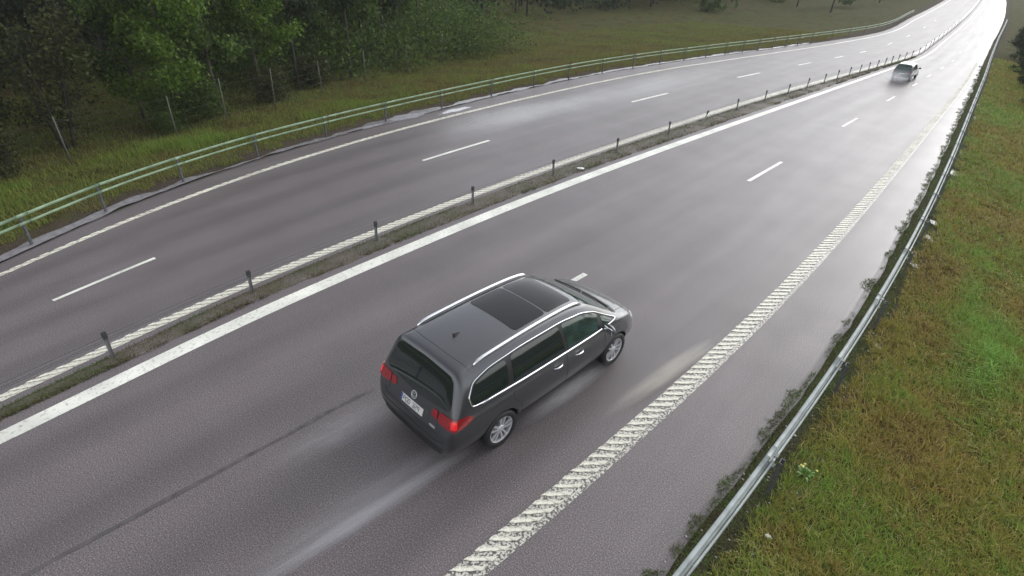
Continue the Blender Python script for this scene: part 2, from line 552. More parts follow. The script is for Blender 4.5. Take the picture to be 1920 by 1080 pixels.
def rib_mesh(seed, x0, x1, skew, d, h):
    """A raised thermoplastic bar with a ragged outline."""
    rr = random.Random(seed)
    n = 7
    lo = [(x0 + (x1 - x0) * i / (n - 1), -d / 2 * rr.uniform(.65, 1.15)) for i in range(n)]
    hi = [(x0 + (x1 - x0) * i / (n - 1), d / 2 * rr.uniform(.65, 1.15)) for i in reversed(range(n))]
    O = lo + hi
    O = [(x + rr.uniform(-.012, .012), y + x * skew) for x, y in O]
    N = len(O)
    V = [(x, y, 0) for x, y in O] + [(x * .985, y, h) for x, y in O]
    F = [tuple(range(N, 2 * N))] + [(i, (i + 1) % N, N + (i + 1) % N, N + i) for i in range(N)]
    return mesh_from('rib', V, F)
def lay_ribs(align, parent, period, s_near, s_far, x0, x1, skew, d, h, s_start=-2):
    mes = [rib_mesh(k, x0, x1, skew, d, h) for k in range(8)]
    for me in mes: me.materials.append(M_RIB)
    far_b = MB()
    s = s_start
    base = [[Vector(v.co) for v in me.vertices] for me in mes]
    fcs = [[tuple(q.vertices) for q in me.polygons] for me in mes]
    while s < s_far:
        i = random.randrange(8)
        w = wscale(align, s)
        p = at(align, s, random.uniform(-.008, .008), .0065)
        a = -heading(align, s)
        if s < s_near:
            o = link('rib', mes[i], None, parent, p, (0, 0, a + random.uniform(-.03, .03)))
            o.scale = (random.uniform(.94, 1.04) * w, random.uniform(.85, 1.12), 1)
        else:
            Mx = Matrix.Translation(p) @ Matrix.Rotation(a, 4, 'Z') @ Matrix.Diagonal((w, 1, 1, 1))
            far_b.add([Mx @ v for v in base[i]], fcs[i])
        s += period * random.uniform(.96, 1.04)
    o = far_b.build('far_ribs', M_RIB, parent)
    o['kind'] = 'stuff'
lay_ribs('right_edge', rb, .215, 22, 62, -.185, .10, 1.05, .115, .012, 2.0)
lay_ribs('rib', mb_, .235, 22, 62, -.155, .155, 1.0, .150, .012, -1.5)
lay_ribs('left_edge', ll, .30, -3, 40, -.10, .10, 1.0, .20, .010, -2.0)

def dash(align, s0, s1, w=.14):
    strip('lane_dash', align, s0, s1, w, .005, M_WHITE, road, .4)
for a, b in ((-10.5, -8.0), (1.43, 3.63), (13.04, 16.61), (27.0, 30.45), (38.3, 41.2), (46.8, 48.8), (53.0, 54.6), (58, 59.4), (66, 68), (75, 77), (87, 89), (99, 101)):
    dash('left_dash', a, b)
for a, b in ((-5, -2.2), (7.5, 10.75), (20.33, 23.44), (31.1, 33.49), (39.21, 40.99), (45.6, 47.0), (50.2, 51.5), (55, 56.2), (60, 61.2), (66, 68), (75, 77), (87, 89), (99, 101)):
    dash('right_dash', a, b)

# tar seam in the near lane
M_TAR = principled('tar_seam', (.078, .069, .072), .45, noise=.4, nscale=6)
def seam(pts, w, name='tar_seam'):
    V, F = [], []
    P = []
    for i in range(len(pts) - 1):
        a, b = Vector(pts[i]), Vector(pts[i + 1])
        k = max(2, int((b - a).length / .12))
        P += [a.lerp(b, j / k) for j in range(k)]
    P.append(Vector(pts[-1]))
    for i, p in enumerate(P):
        a, b = P[max(0, i - 1)], P[min(len(P) - 1, i + 1)]
        t = (b - a).normalized()
        nrm = Vector((t.y, -t.x))
        j = (float(vnoise(p.x, p.y, 2.2, 51)) - .5) * .03
        ww = w * (.5 + float(vnoise(p.x, p.y, 3.5, 53)))
        V += [(*(p + nrm * (j - ww / 2)), .0042), (*(p + nrm * (j + ww / 2)), .0042)]
    for i in range(len(P) - 1):
        F.append((2 * i, 2 * i + 1, 2 * i + 3, 2 * i + 2))
    return link(name, mesh_from(name, V, F), M_TAR, road)
seam([(-7.47, -.6), (-7.40, .9), (-7.37, 1.83), (-7.33, 2.82), (-7.31, 3.78), (-7.25, 4.6)], .07)

# ------------------------------------------------------------------ median strip
M_MED, _nt, _n, _l, _p = new_mat('median_gravel')
_tc = _n.new('ShaderNodeTexCoord')
_t = _n.new('ShaderNodeTexNoise'); _t.inputs['Scale'].default_value = 30; _t.inputs['Detail'].default_value = 6
_t2 = _n.new('ShaderNodeTexNoise'); _t2.inputs['Scale'].default_value = 1.3; _t2.inputs['Detail'].default_value = 6
for q in (_t, _t2): _l.new(_tc.outputs['Object'], q.inputs['Vector'])
_r = _n.new('ShaderNodeValToRGB')
_r.color_ramp.elements[0].position = .35; _r.color_ramp.elements[0].color = (.060, .051, .042, 1)
_r.color_ramp.elements[1].position = .7; _r.color_ramp.elements[1].color = (.165, .14, .115, 1)
_l.new(_t.outputs[0], _r.inputs[0])
_g = _n.new('ShaderNodeMix'); _g.data_type = 'RGBA'; _g.inputs['B'].default_value = (.072, .066, .034, 1)
_mr = _n.new('ShaderNodeMapRange'); _mr.inputs['From Min'].default_value = .42; _mr.inputs['From Max'].default_value = .6; _mr.inputs['To Max'].default_value = .8
_l.new(_t2.outputs[0], _mr.inputs['Value']); _l.new(_mr.outputs[0], _g.inputs['Factor']); _l.new(_r.outputs[0], _g.inputs['A'])
_l.new(_g.outputs['Result'], _p.inputs['Base Color']); _p.inputs['Roughness'].default_value = .7
_b = _n.new('ShaderNodeBump'); _b.inputs['Strength'].default_value = .8; _b.inputs['Distance'].default_value = .03
_l.new(_t.outputs[0], _b.inputs['Height']); _l.new(_b.outputs[0], _p.inputs['Normal'])

def build_median():
    V, F = [], []
    ss = np.concatenate([np.arange(-8, 62, .2), np.arange(62, far_s, 4)])
    for s in ss:
        a = float(lat('rib', s)) + .27 + .02 * (float(vnoise(s, 0, 3, 81)))
        b = float(lat('white', s)) - .36 - .22 * float(vnoise(s, 7, 1.3, 83))
        b = max(b, a + .1)
        for k in range(6):
            t = k / 5
            x = a + (b - a) * t
            z = .006 + .035 * math.sin(math.pi * t) * (.4 + float(vnoise(x, s, 2.5, 85)))
            V.append((x, s, z))
    for i in range(len(ss) - 1):
        for k in range(5):
            F.append((i * 6 + k, i * 6 + k + 1, i * 6 + k + 7, i * 6 + k + 6))
    o = link('median_strip', mesh_from('median_strip', V, F, True), M_MED)
    tag(o, 'narrow gravel median strip carrying the cable barrier', kind='structure')
build_median()

# ------------------------------------------------------------------ water lying beside the road
M_WATER = principled('standing_water', (.05, .047, .045), .08, bump=.12, bscale=9, spec=.5)
M_SILT = principled('wet_silt', (.22, .21, .22), .25, noise=.25, nscale=6, bump=.3, bscale=30)
def puddle(x, y, rx, ry, ang, label, seed, z=None, mat=None):
    n = 28
    V, F = [(0, 0, 0)], []
    for k in range(n):
        a = 2 * math.pi * k / n
        r = .35 + 1.1 * float(vnoise(math.cos(a) * 1.9 + seed, math.sin(a) * 1.9, 1.3, seed, 4))
        V.append((rx * r * math.cos(a), ry * r * math.sin(a), 0))
    for k in range(n):
        F.append((0, 1 + k, 1 + (k + 1) % n))
    zz = float(ground_z(x, y)) + .014 if z is None else z
    o = link('puddle', mesh_from('puddle', V, F), mat or M_WATER, None, (x, y, zz), (0, 0, ang))
    return tag(o, label, 'puddle', 'puddles beside the guardrails')

def build_left_puddle():
    V, F = [], []
    ss = np.arange(-6, 60, .2)
    for s in ss:
        a = float(lat('left_rail', s))
        big = math.exp(-((s - 16.2) / 1.6) ** 2)
        r = a + .02 + .26 * (float(vnoise(s, 4, 1.5, 91)) - .5) + .25 * big
        l = a - .16 - .75 * (float(vnoise(s, 6, 1.1, 93)) - .35) - .35 * big
        for k in range(3):
            V.append((r + (l - r) * k / 2, s, .0055))
    for i in range(len(ss) - 1):
        for k in range(2):
            F.append((i * 3 + k + 1, i * 3 + k, i * 3 + k + 3, i * 3 + k + 4))
    o = link('gutter_puddle', mesh_from('gutter_puddle', V, F), M_SILT)
    tag(o, 'pale strip of silty rainwater along the foot of the green guardrail', 'puddle')
    o['kind'] = 'structure'
build_left_puddle()
M_SHEENWATER = principled('painted_sheen_water', (.36, .36, .38), .12, noise=.15, nscale=4, bump=.1, bscale=8)  # bright sky sheen on the water painted in as a pale base colour
for i, (x, y, rx, ry, lab) in enumerate([(-21.0, 16.4, .42, 1.1, 'largest pale puddle at the foot of the green guardrail'), (-20.45, 18.6, .22, 1.0, 'long pale puddle just past the largest one'), (-20.75, 14.2, .16, .7, 'small pale puddle just before the largest one')]):
    puddle(x, y, rx, ry, .05, lab, 60 + i, .0095, M_SHEENWATER)

# ------------------------------------------------------------------ guardrails
def galv(name, color, rough=.45):
    return principled(name, color, rough, .1, noise=.30, nscale=4, rough_noise=.1, bump=.05, bscale=40)
M_RAIL_R = galv('galvanised_steel', (.30, .33, .325), .6)
M_RAIL_L = galv('green_reflection_steel', (.20, .285, .18), .5)  # galvanised steel; green reflected from the surroundings is put into the base colour
M_POST = principled('dark_galvanised_post', (.12, .125, .13), .5, .5, noise=.3, nscale=12)
def rail_piece(name, align, s0, s1, off, z, mat, parent, n_sec=12, RAIL_HW=.036, RAIL_HH=.052):
    """One length of oval steel tube with a short sleeve at its end."""
    V, F = [], []
    n = max(3, int((s1 - s0) / .5) + 1)
    K = n_sec
    ss = list(np.linspace(s0, s1, n))
    for i, s in enumerate(ss):
        for k in range(K):
            a = 2 * math.pi * (k + .5) / K
            c, q = math.cos(a), math.sin(a)
            dx = RAIL_HW * math.copysign(abs(c) ** .6, c)
            dz_ = RAIL_HH * math.copysign(abs(q) ** .6, q)
            p = at(align, s, off + dx)
            V.append((p.x, p.y, z + dz_))
    for i in range(n - 1):
        for k in range(K):
            k2 = (k + 1) % K
            F.append((i * K + k, i * K + k2, (i + 1) * K + k2, (i + 1) * K + k))
    F.append(tuple(range(K))); F.append(tuple((n - 1) * K + k for k in reversed(range(K))))
    me = mesh_from(name, V, F, True)
    return link(name, me, mat, parent)
def channel_post(h, w=.062, d=.05, t=.008):
    b = MB()
    b.box((0, 0, h / 2 - .2), (t, w, h + .4))
    b.box((d / 2, w / 2, h / 2 - .2), (d, t, h + .4))
    b.box((d / 2, -w / 2, h / 2 - .2), (d, t, h + .4))
    return b.mesh('post')
def guardrail(name, align, posts, side, rails, rail_mat, post_mat, label, post_h, post_w=.05, post_off=.085):
    root = empty(name, at(align, posts[0]))
    me = channel_post(post_h, post_w)
    me.materials.append(post_mat)
    br = MB(); br.box((0, 0, 0), (.05, .09, .075))
    br_me = br.mesh('bracket'); br_me.materials.append(post_mat)
    for i, s in enumerate(posts):
        p = at(align, s, -side * post_off)
        a = -heading(align, s)
        o = link('post', me, None, root, p - root.location, (random.uniform(-.02, .02), random.uniform(-.02, .02), a + (math.pi if side > 0 else 0)))
        if s < 40:
            for (off, z, hw, hh) in rails:
                q = at(align, s, -side * .055, z - .02)
                link('bracket', br_me, None, root, q - root.location, (0, 0, a))
    e = [posts[0] - 3] + list(posts) + [posts[-1] + 3]
    for i in range(len(e) - 1):
        for (off, z, hw, hh) in rails:
            o = rail_piece('rail', align, e[i] + .006, e[i + 1] - .006, off + random.uniform(-.003, .003), z + random.uniform(-.004, .004), rail_mat, root, 12, hw, hh)
            o.location = -root.location
    for i, s in enumerate(posts):
        if s < 45 and i % 2 == 0:
            for (off, z, hw, hh) in rails[:2]:
                o = rail_piece('joint_sleeve', align, s - .13, s + .13, off, z, rail_mat, root, 12, hw * 1.13, hh * 1.1)
                o.location = -root.location
    tag(root, label, 'guardrail')
    return root
LP = [-5.5, -3.3, -1.2, .3, 1.79, 3.69, 6.1, 8.9, 11.94, 15.07, 18.51, 22.12, 25.64, 28.86, 32.18, 35.4, 38.4, 41.2, 43.9, 46.4, 48.8, 51.1, 53.3, 55.4, 57.5, 60, 64, 68, 72, 76, 80, 84, 88, 92, 96, 100]
RP = [-5, -1.9, 1.25, 4.35, 7.5, 10.64, 13.55, 16.69, 19.29, 21.88, 24.4, 26.9, 29.3, 31.7, 34.0, 36.2, 38.4, 40.6, 42.7, 44.8, 46.9, 49, 51, 53, 55, 57, 59, 62, 65, 68, 72, 76, 80, 84, 88, 92, 96, 100]
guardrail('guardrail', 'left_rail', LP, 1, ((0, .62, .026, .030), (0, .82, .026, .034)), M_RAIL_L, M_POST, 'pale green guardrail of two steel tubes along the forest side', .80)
guardrail('guardrail', 'right_rail', RP, -1, ((-.03, .69, .032, .038), (.052, .665, .016, .03), (-.03, .48, .03, .038)), M_RAIL_R, M_POST, 'galvanised grey guardrail on dark posts along the steep grass bank', .66, .11, .115)

# ------------------------------------------------------------------ cable barrier in the median
M_CPOST = principled('grey_barrier_post', (.17, .17, .18), .5, .3, noise=.25, nscale=14)
M_CAP = principled('black_plastic_cap', (.035, .035, .038), .45)
M_CPOST_PALE = principled('pale_bent_post', (.42, .42, .34), .5, .2, noise=.3, nscale=10)
M_CABLE = principled('steel_cable', (.10, .10, .10), .45, .6)
def cable_barrier():
    root = empty('cable_barrier', at('post', 1.69))
    b = MB()
    h = .47
    b.box((0, 0, h / 2 - .1), (.012, .05, h + .2))
    b.box((.0, .027, h / 2 - .1), (.04, .008, h + .2))
    b.box((.0, -.027, h / 2 - .1), (.04, .008, h + .2))
    me = b.mesh('post'); me.materials.append(M_CPOST)
    c = MB()
    c.add([(-.035, -.055, .44), (.035, -.055, .44), (.035, .055, .44), (-.035, .055, .44),
           (-.045, -.068, .54), (.045, -.068, .54), (.045, .068, .54), (-.045, .068, .54),
           (-.035, -.055, .60), (.035, -.055, .60), (.035, .055, .60), (-.035, .055, .60)],
          [(0, 3, 2, 1), (0, 1, 5, 4), (1, 2, 6, 5), (2, 3, 7, 6), (3, 0, 4, 7), (4, 5, 9, 8), (5, 6, 10, 9), (6, 7, 11, 10), (7, 4, 8, 11), (8, 9, 10, 11)])
    c.v = [(x * .68, y * .60, z) for x, y, z in c.v]
    cm = c.mesh('cap'); cm.materials.append(M_CAP)
    pale = me.copy(); pale.materials.clear(); pale.materials.append(M_CPOST_PALE)
    P = [-4.2, -1.3, 1.69, 4.55, 8.03, 11.6, 15.45, 19.29, 23.17, 26.33, 29.75, 33.04, 36.07, 38.69, 41.26, 43.34, 45.4, 47.3, 49.0, 50.7, 52.3, 53.8, 55.3, 57, 59, 61.5, 64, 67, 70, 74, 78, 82, 86, 90, 95, 100]
    for s in P:
        bent = abs(s - 26.33) < .01
        p = at('post', s)
        o = link('post', pale if bent else me, None, root, p - root.location,
                 (random.uniform(-.05, .05), random.uniform(-.04, .04) + (.18 if bent else 0), -heading('post', s)))
        o.scale = (1, 1, random.uniform(.96, 1.03))
        if bent:
            o['label'] = 'pale bent post leaning to one side'
        k = link('cap', cm, None, o)
    for (off, z) in ((-.03, .505), (.03, .475), (-.03, .40)):
        pts = [at('post', s, off, z + .006 * math.sin(s * 1.3)) - root.location for s in np.arange(-8, 100, .8)]
        t = MB(); t.tube(pts, .005, 6)
        t.build('cable', M_CABLE, root, True)
    tag(root, 'wire cable barrier with black-capped posts down the median', 'barrier')
cable_barrier()

# ------------------------------------------------------------------ grass
M_BLADE = attr_mat('grass_blades', .6, .12, .3)
M_LEAF = attr_mat('leaves', .55, .2, .4)
def blades(x, y, z, h, w, lean, az, tint, name, parts=5):
    n = len(x)
    ca, sa = np.cos(az), np.sin(az)
    side = np.stack([-sa, ca, np.zeros(n)], 1) * (w / 2)[:, None]
    fwd = np.stack([ca, sa, np.zeros(n)], 1)
    base = np.stack([x, y, z - .01], 1)
    up = np.array([0, 0, 1.0])
    mid = base + up * (h * .6)[:, None] + fwd * (h * lean * .3)[:, None]
    tip = base + up * (h * np.clip(1.05 - .35 * lean, .25, 1))[:, None] + fwd * (h * lean)[:, None]
    if parts == 5:
        V = np.stack([base - side, base + side, mid + side * .8, mid - side * .8, tip], 1).reshape(-1, 3)
        i = np.arange(n)[:, None] * 5
        F = np.concatenate([i + [0, 1, 2], i + [0, 2, 3], i + [3, 2, 4]], 0)
        k = 5
    else:
        V = np.stack([base - side, base + side, tip], 1).reshape(-1, 3)
        F = np.arange(n)[:, None] * 3 + np.array([0, 1, 2])
        k = 3
    T = np.repeat(tint, k, 0)
    return tri_mesh(name, V, F, T)
def mixcol(cols, t):
    """piecewise colour ramp, t in 0..1"""
    cols = np.array(cols, float)
    p = np.clip(t, 0, 1) * (len(cols) - 1)
    i = np.clip(p.astype(int), 0, len(cols) - 2)
    f = (p - i)[:, None]
    return cols[i] * (1 - f) + cols[i + 1] * f

def right_bank():
    N = 330000
    u = rng.random(N)
    s = (2.0 + 3.0) * ((66 + 3) / (2 + 3.0)) ** u - 3.0            # denser close to the camera
    r = lat('right_rail', s)
    x = r + .12 + rng.random(N) ** .9 * 5.8
    keep = (vnoise(x, s, 1.6, 11) + .9 * (x - r - .1)) > .55
    x, s, r = x[keep], s[keep], r[keep]
    n = len(x)
    big, mid, fine = vnoise(x, s, .38, 101, 4), vnoise(x, s, 1.5, 103), vnoise(x, s, 5.0, 105)
    green = np.exp(-(((x - 1.0) / .75) ** 2 + ((s - 14.6) / 2.3) ** 2)) + .7 * np.exp(-(((x - .25) / .35) ** 2 + ((s - 17.4) / 2.0) ** 2)) + .5 * np.exp(-(((x + .55) / .4) ** 2 + ((s - 11.6) / 1.2) ** 2))
    t = .75 * (big - .5) + .45 * (mid - .5) + .4 * (fine - .5) + .40 + .55 * green + .12 * np.clip((s - 16) / 12, 0, 1)
    t += rng.normal(0, .10, n)
    tint = mixcol([(.050, .034, .010), (.115, .078, .020), (.115, .094, .020), (.085, .098, .016), (.072, .110, .018), (.085, .145, .026)], t)
    straw = rng.random(n) < .15 * (1 - np.clip(green, 0, 1))
    tint[straw] = tint[straw] * .4 + np.array([.20, .15, .075]) * .6 * rng.uniform(.7, 1.2, straw.sum())[:, None]
    tint *= rng.uniform(1.9, 3.9, n)[:, None] * np.array([.93, .99, .95])
    h = (.045 + .13 * rng.random(n) ** 1.4) * (.55 + .9 * mid) * (1 + .8 * green) * (1 + np.clip(s - 12, 0, 40) * .012)
    w = .006 + .004 * rng.random(n) + .00035 * np.clip(s - 6, 0, 60)
    comb = 2.6 + 2.2 * (vnoise(x, s, .8, 107) - .5) * 2
    me = blades(x, s, ground_z(x, s), h, w, rng.uniform(.3, 1.5, n), comb + rng.normal(0, .9, n), tint, 'bank_grass')
    o = link('bank_grass', me, M_BLADE)
    tag(o, 'matted olive and brown grass on the bank beyond the grey guardrail', kind='stuff')
right_bank()

def bank_tufts():
    """Taller clumps standing out of the matted grass."""
    X, S, Hh, W, LE, AZ, TI = [], [], [], [], [], [], []
    for k in range(4200):
        s = 5.0 * (69 / 5.0) ** rng.random() - 3.0
        x = float(lat('right_rail', s)) + .35 + 5.2 * rng.random() ** .9
        m = int(rng.integers(12, 34))
        g = float(vnoise(np.array([x]), np.array([s]), .5, 141)[0])
        c = mixcol([(.075, .050, .014), (.17, .125, .040), (.13, .115, .024), (.085, .12, .018), (.085, .17, .022)], np.array([g * 1.5 - .25 + rng.normal(0, .15)]))[0]
        r = rng.uniform(.02, .07)
        a = rng.uniform(0, 6.28, m)
        X.append(x + np.cos(a) * r * rng.random(m)); S.append(s + np.sin(a) * r * rng.random(m))
        hk = rng.uniform(.09, .26)
        Hh.append(hk * rng.uniform(.5, 1, m)); W.append(np.full(m, .007 + .0004 * max(0, s - 6)) * rng.uniform(.7, 1.4, m))
        LE.append(rng.uniform(.2, 1.3, m)); AZ.append(a + rng.normal(0, .4, m))
        TI.append(c[None] * rng.uniform(1.3, 2.5, m)[:, None])
    X, S, Hh, W, LE, AZ, TI = (np.concatenate(v) for v in (X, S, Hh, W, LE, AZ, TI))
    me = blades(X, S, ground_z(X, S), Hh, W, LE, AZ, TI, 'grass_tufts')
    o = link('grass_tufts', me, M_BLADE)
    tag(o, 'taller straw and green tufts scattered over the grass bank', kind='stuff')
bank_tufts()

def right_fringe():
    N = 150000
    u = rng.random(N)
    s = (2.0 + 3.0) * ((60 + 3) / (2 + 3.0)) ** u - 3.0
    r = lat('right_rail', s)
    d = rng.random(N)
    x = r + .30 - d * .98
    edge = .40 + .14 * (vnoise(s, s * 0, 1.1, 111) - .5) * 2 + .22 * (vnoise(s, s * 0, 3.4, 113) - .5) * 2
    keep = (r - x) < edge
    keep &= rng.random(N) < .35 + .6 * vnoise(x, s, 4.0, 119)
    x, s = x[keep], s[keep]
    n = len(x)
    t = .5 * vnoise(x, s, 1.4, 115) + .3 * vnoise(x, s, 6, 117) + rng.normal(0, .12, n) + .05
    tint = mixcol([(.035, .032, .018), (.045, .046, .020), (.042, .062, .020), (.055, .085, .022), (.065, .12, .024)], t) * rng.uniform(1.8, 3.6, n)[:, None]
    h = .022 + .055 * rng.random(n) ** 1.6
    w = .012 + .010 * rng.random(n) + .0003 * np.clip(s - 6, 0, 60)
    z = np.maximum(ground_z(x, s), np.where(x < lat('right_rail', s) - .3, .0, -.05))
    me = blades(x, s, z, h, w, rng.uniform(.3, 1.3, n), rng.uniform(0, 6.28, n), tint, 'fringe_moss', 3)
    o = link('fringe_moss', me, M_BLADE)
    tag(o, 'dark moss and short weeds creeping over the asphalt edge under the grey rail', kind='stuff')
right_fringe()

def left_verge():
    N = 260000
    s = -4 + 74 * rng.random(N) ** 1.25
    l = lat('left_rail', s)
    d = .35 + 17 * rng.random(N) ** 1.35
    x = l - d
    keep = (vnoise(x, s, 1.1, 9) + .55 * (d - .55)) > .62
    x, s, d = x[keep], s[keep], d[keep]
    n = len(x)
    mid, big = vnoise(x, s, .9, 121), vnoise(x, s, .28, 123, 4)
    tall = np.clip(1 - np.abs(d - 3.6) / 1.8, 0, 1) * np.clip((vnoise(x, s, .5, 125) - .35) * 3, 0, 1)
    t = .45 * big + .35 * mid + .35 * tall * np.clip((22 - s) / 10, 0, 1) + rng.normal(0, .10, n) - .05 - .14 * np.clip((s - 12) / 14, 0, 1) + .04
    t += .12 * np.clip((d - 6) / 4, 0, 1)
    tint = mixcol([(.060, .042, .018), (.090, .070, .024), (.088, .084, .024), (.078, .096, .020), (.072, .108, .018), (.085, .135, .024)], t + .13)
    tint *= rng.uniform(1.5, 2.9, n)[:, None]
    h = (.07 + .14 * rng.random(n)) * (.6 + .8 * mid) + .32 * tall * rng.uniform(.5, 1, n)
    w = .014 + .012 * rng.random(n)
    me = blades(x, s, ground_z(x, s), h, w, rng.uniform(.1, .9, n), rng.uniform(0, 6.28, n), tint, 'verge_grass', 3)
    o = link('verge_grass', me, M_BLADE)
    tag(o, 'rough green and brown grass between the green guardrail and the woods', kind='stuff')
left_verge()

def median_tufts():
    N = 70000
    s = -4 + 64 * rng.random(N) ** 1.5
    a, b = lat('rib', s) + .30, lat('white', s) - .42
    x = a + (b - a) * rng.random(N)
    m = vnoise(x, s, 1.5, 131) + .25 * np.exp(-((x - lat('post', s)) / .25) ** 2)
    keep = rng.random(N) < np.clip((m - .36) * 2.6, .03, .8)
    x, s, m = x[keep], s[keep], m[keep]
    n = len(x)
    t = 1.3 * (m - .5) + .5 * vnoise(x, s, .45, 133) + rng.normal(0, .12, n) - .02
    tint = mixcol([(.045, .035, .02), (.075, .058, .028), (.06, .058, .022), (.048, .068, .02), (.05, .08, .02)], t) * rng.uniform(1.2, 2.4, n)[:, None]
    h = .03 + .075 * rng.random(n) ** 1.5
    w = .011 + .005 * rng.random(n) + .0004 * np.clip(s, 0, 60)
    me = blades(x, s, np.full(n, .012), h, w, rng.uniform(.2, 1.1, n), rng.uniform(0, 6.28, n), tint, 'median_weeds', 3)
    o = link('median_weeds', me, M_BLADE)
    tag(o, 'short weeds growing along the gravel median strip', kind='stuff')
median_tufts()

# water behind the grey rail
for i, (x, y, rx, ry, where) in enumerate([
        (-2.78, 43.1, .22, .8, 'farthest small puddle behind the grey rail'), (-2.42, 39.2, .22, .7, 'second farthest puddle behind the grey rail'),
        (-1.93, 30.9, .16, .5, 'middle puddle behind the grey rail on the bare soil'), (-1.72, 27.6, .20, .75, 'long puddle behind the grey rail past the middle'),
        (-1.33, 21.4, .17, .42, 'rounded puddle behind the grey rail beside thin moss'), (-1.22, 20.0, .15, .38, 'small puddle just behind a dark rail post'),
        (-1.18, 17.7, .13, .32, 'nearer small puddle behind the grey rail'), (-.96, 12.9, .09, .22, 'tiny puddle nearest the camera behind the grey rail')]):
    puddle(x, y, rx * .65, ry * .65, .1 * i, where, 40 + i)

# ------------------------------------------------------------------ trees
M_BARK = principled('bark', (.075, .062, .048), .8, noise=.4, nscale=9, bump=.6, bscale=25)
M_BARK_DARK = principled('dark_bark', (.030, .025, .020), .8, noise=.4, nscale=9, bump=.6, bscale=25)
def tree_meshes(seed, H, crad, cbase, leaves, lsize, cols, stems=1, trunk_r=.09, spread=.25, droop=.0):
    rd = random.Random(seed)
    rg = np.random.default_rng(seed)
    b = MB()
    centres = []
    for st in range(stems):
        a0 = rd.uniform(0, 6.28)
        tilt = spread * (st > 0 or stems > 1)
        pts, rad = [], []
        hh = H * rd.uniform(.8, 1.0)
        p = Vector((math.cos(a0), math.sin(a0), 0)) * (.12 * (stems > 1))
        K = 9
        for k in range(K):
            t = k / (K - 1)
            q = p + Vector((math.cos(a0) * tilt * hh * t * .8 + .05 * H * .1 * rd.uniform(-1, 1), math.sin(a0) * tilt * hh * t * .8 + .05 * H * .1 * rd.uniform(-1, 1), hh * t - .15))
            pts.append(q)
            rad.append(trunk_r / (1 + .35 * (stems > 1)) * (1 - t) ** .8 + .006)
        b.tube(pts, rad, 7)
        nb = int((15 if stems == 1 else 7) * (1 + H / 12))
        for j in range(nb):
            t = cbase + (1 - cbase) * (j + rd.random()) / nb
            k = min(K - 2, int(t * (K - 1)))
            f = t * (K - 1) - k
            o = pts[k].lerp(pts[k + 1], f)
            an = rd.uniform(0, 6.28)
            L = crad * (1.15 - .75 * (t - cbase) / (1 - cbase + 1e-6)) * rd.uniform(.6, 1.1)
            rise = rd.uniform(.15, .75) - droop
            bp, br = [], []
            for m in range(5):
                u = m / 4
                bp.append(o + Vector((math.cos(an + .3 * u) * L * u, math.sin(an + .3 * u) * L * u, L * (rise * u - droop * u * u))))
                br.append(max(.005, rad[k] * .5 * (1 - u)))
            b.tube(bp, br, 5)
            for u in (.4, .65, .85, 1.0):
                centres.append((bp[0].lerp(bp[-1], u) + Vector((rd.gauss(0, .12), rd.gauss(0, .12), rd.gauss(0, .1))), L))
    C = np.array([c[0][:] for c in centres])
    wgt = np.array([rd.uniform(.3, 1.6) for _ in centres]); wgt /= wgt.sum()
    ci = rg.choice(len(C), leaves, p=wgt)
    shade = rg.uniform(.6, 1.35, len(C))
    P = C[ci] + rg.normal(0, 1, (leaves, 3)) * np.array([.26, .26, .20]) * (crad / 1.6) ** .5
    P = P[P[:, 2] > .1]
    ci = ci[:len(P)]
    n = len(P)
    A = rg.normal(0, 1, (n, 3)); A /= np.linalg.norm(A, axis=1)[:, None]
    B = rg.normal(0, 1, (n, 3)); B -= (B * A).sum(1)[:, None] * A; B /= np.linalg.norm(B, axis=1)[:, None]
    sz = lsize * rg.uniform(.6, 1.3, n)
    A *= sz[:, None]; B *= (sz * .55)[:, None]
    V = np.stack([P - A, P - B * 1 + A * .1, P + A, P + B + A * .1], 1).reshape(-1, 3)
    F = np.arange(n)[:, None] * 4 + np.array([0, 1, 2, 3])
    t = rg.random(n)
    tint = mixcol(cols, t) * (1.25 * shade[ci] * rg.uniform(.75, 1.25, n))[:, None]
    return b.mesh('trunk', True), tri_mesh('crown', V, F, np.repeat(tint, 4, 0))
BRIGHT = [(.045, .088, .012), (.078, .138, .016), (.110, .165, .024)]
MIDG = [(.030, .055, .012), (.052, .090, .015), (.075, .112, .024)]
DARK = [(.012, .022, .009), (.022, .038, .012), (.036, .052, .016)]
OLIVE = [(.026, .030, .010), (.045, .050, .014), (.060, .066, .020)]
def plant_tree(name, x, y, label, group, cat='tree', bark=None, rz=None, meshes=None, scale=1.0, sink=0.0):
    r = empty(name, (x, y, float(ground_z(x, y)) - sink), random.uniform(0, 6.28) if rz is None else rz)
    r.scale = (scale, scale, scale)
    t, c = meshes
    if not t.materials: t.materials.append(bark or M_BARK)
    if not c.materials: c.materials.append(M_LEAF)
    link('trunk', t, None, r)
    link('crown', c, None, r)
    return tag(r, label, cat, group)
birch = tree_meshes(1, 7.5, 1.7, .12, 11000, .085, BRIGHT, 1, .08)
birch2 = tree_meshes(2, 7.0, 1.6, .24, 9000, .085, BRIGHT, 1, .08)
maple = tree_meshes(3, 8.0, 1.9, .26, 9000, .10, MIDG, 1, .10)
bushy = tree_meshes(4, 5.4, 1.1, .16, 4200, .075, OLIVE, 6, .07, .24)
darkb = tree_meshes(5, 6.5, 1.9, .08, 12000, .10, DARK, 4, .09, .22)
slim = tree_meshes(6, 9.5, 1.2, .40, 5000, .10, DARK, 1, .085)
slim2 = tree_meshes(7, 10.5, 1.3, .30, 6000, .10, MIDG, 1, .09)
shrub = tree_meshes(8, 1.9, .75, .08, 6000, .06, MIDG, 5, .03, .45)
shrub2 = tree_meshes(9, 2.2, .9, .08, 6000, .06, OLIVE, 5, .03, .45)
G1 = 'trees along the edge of the wood'
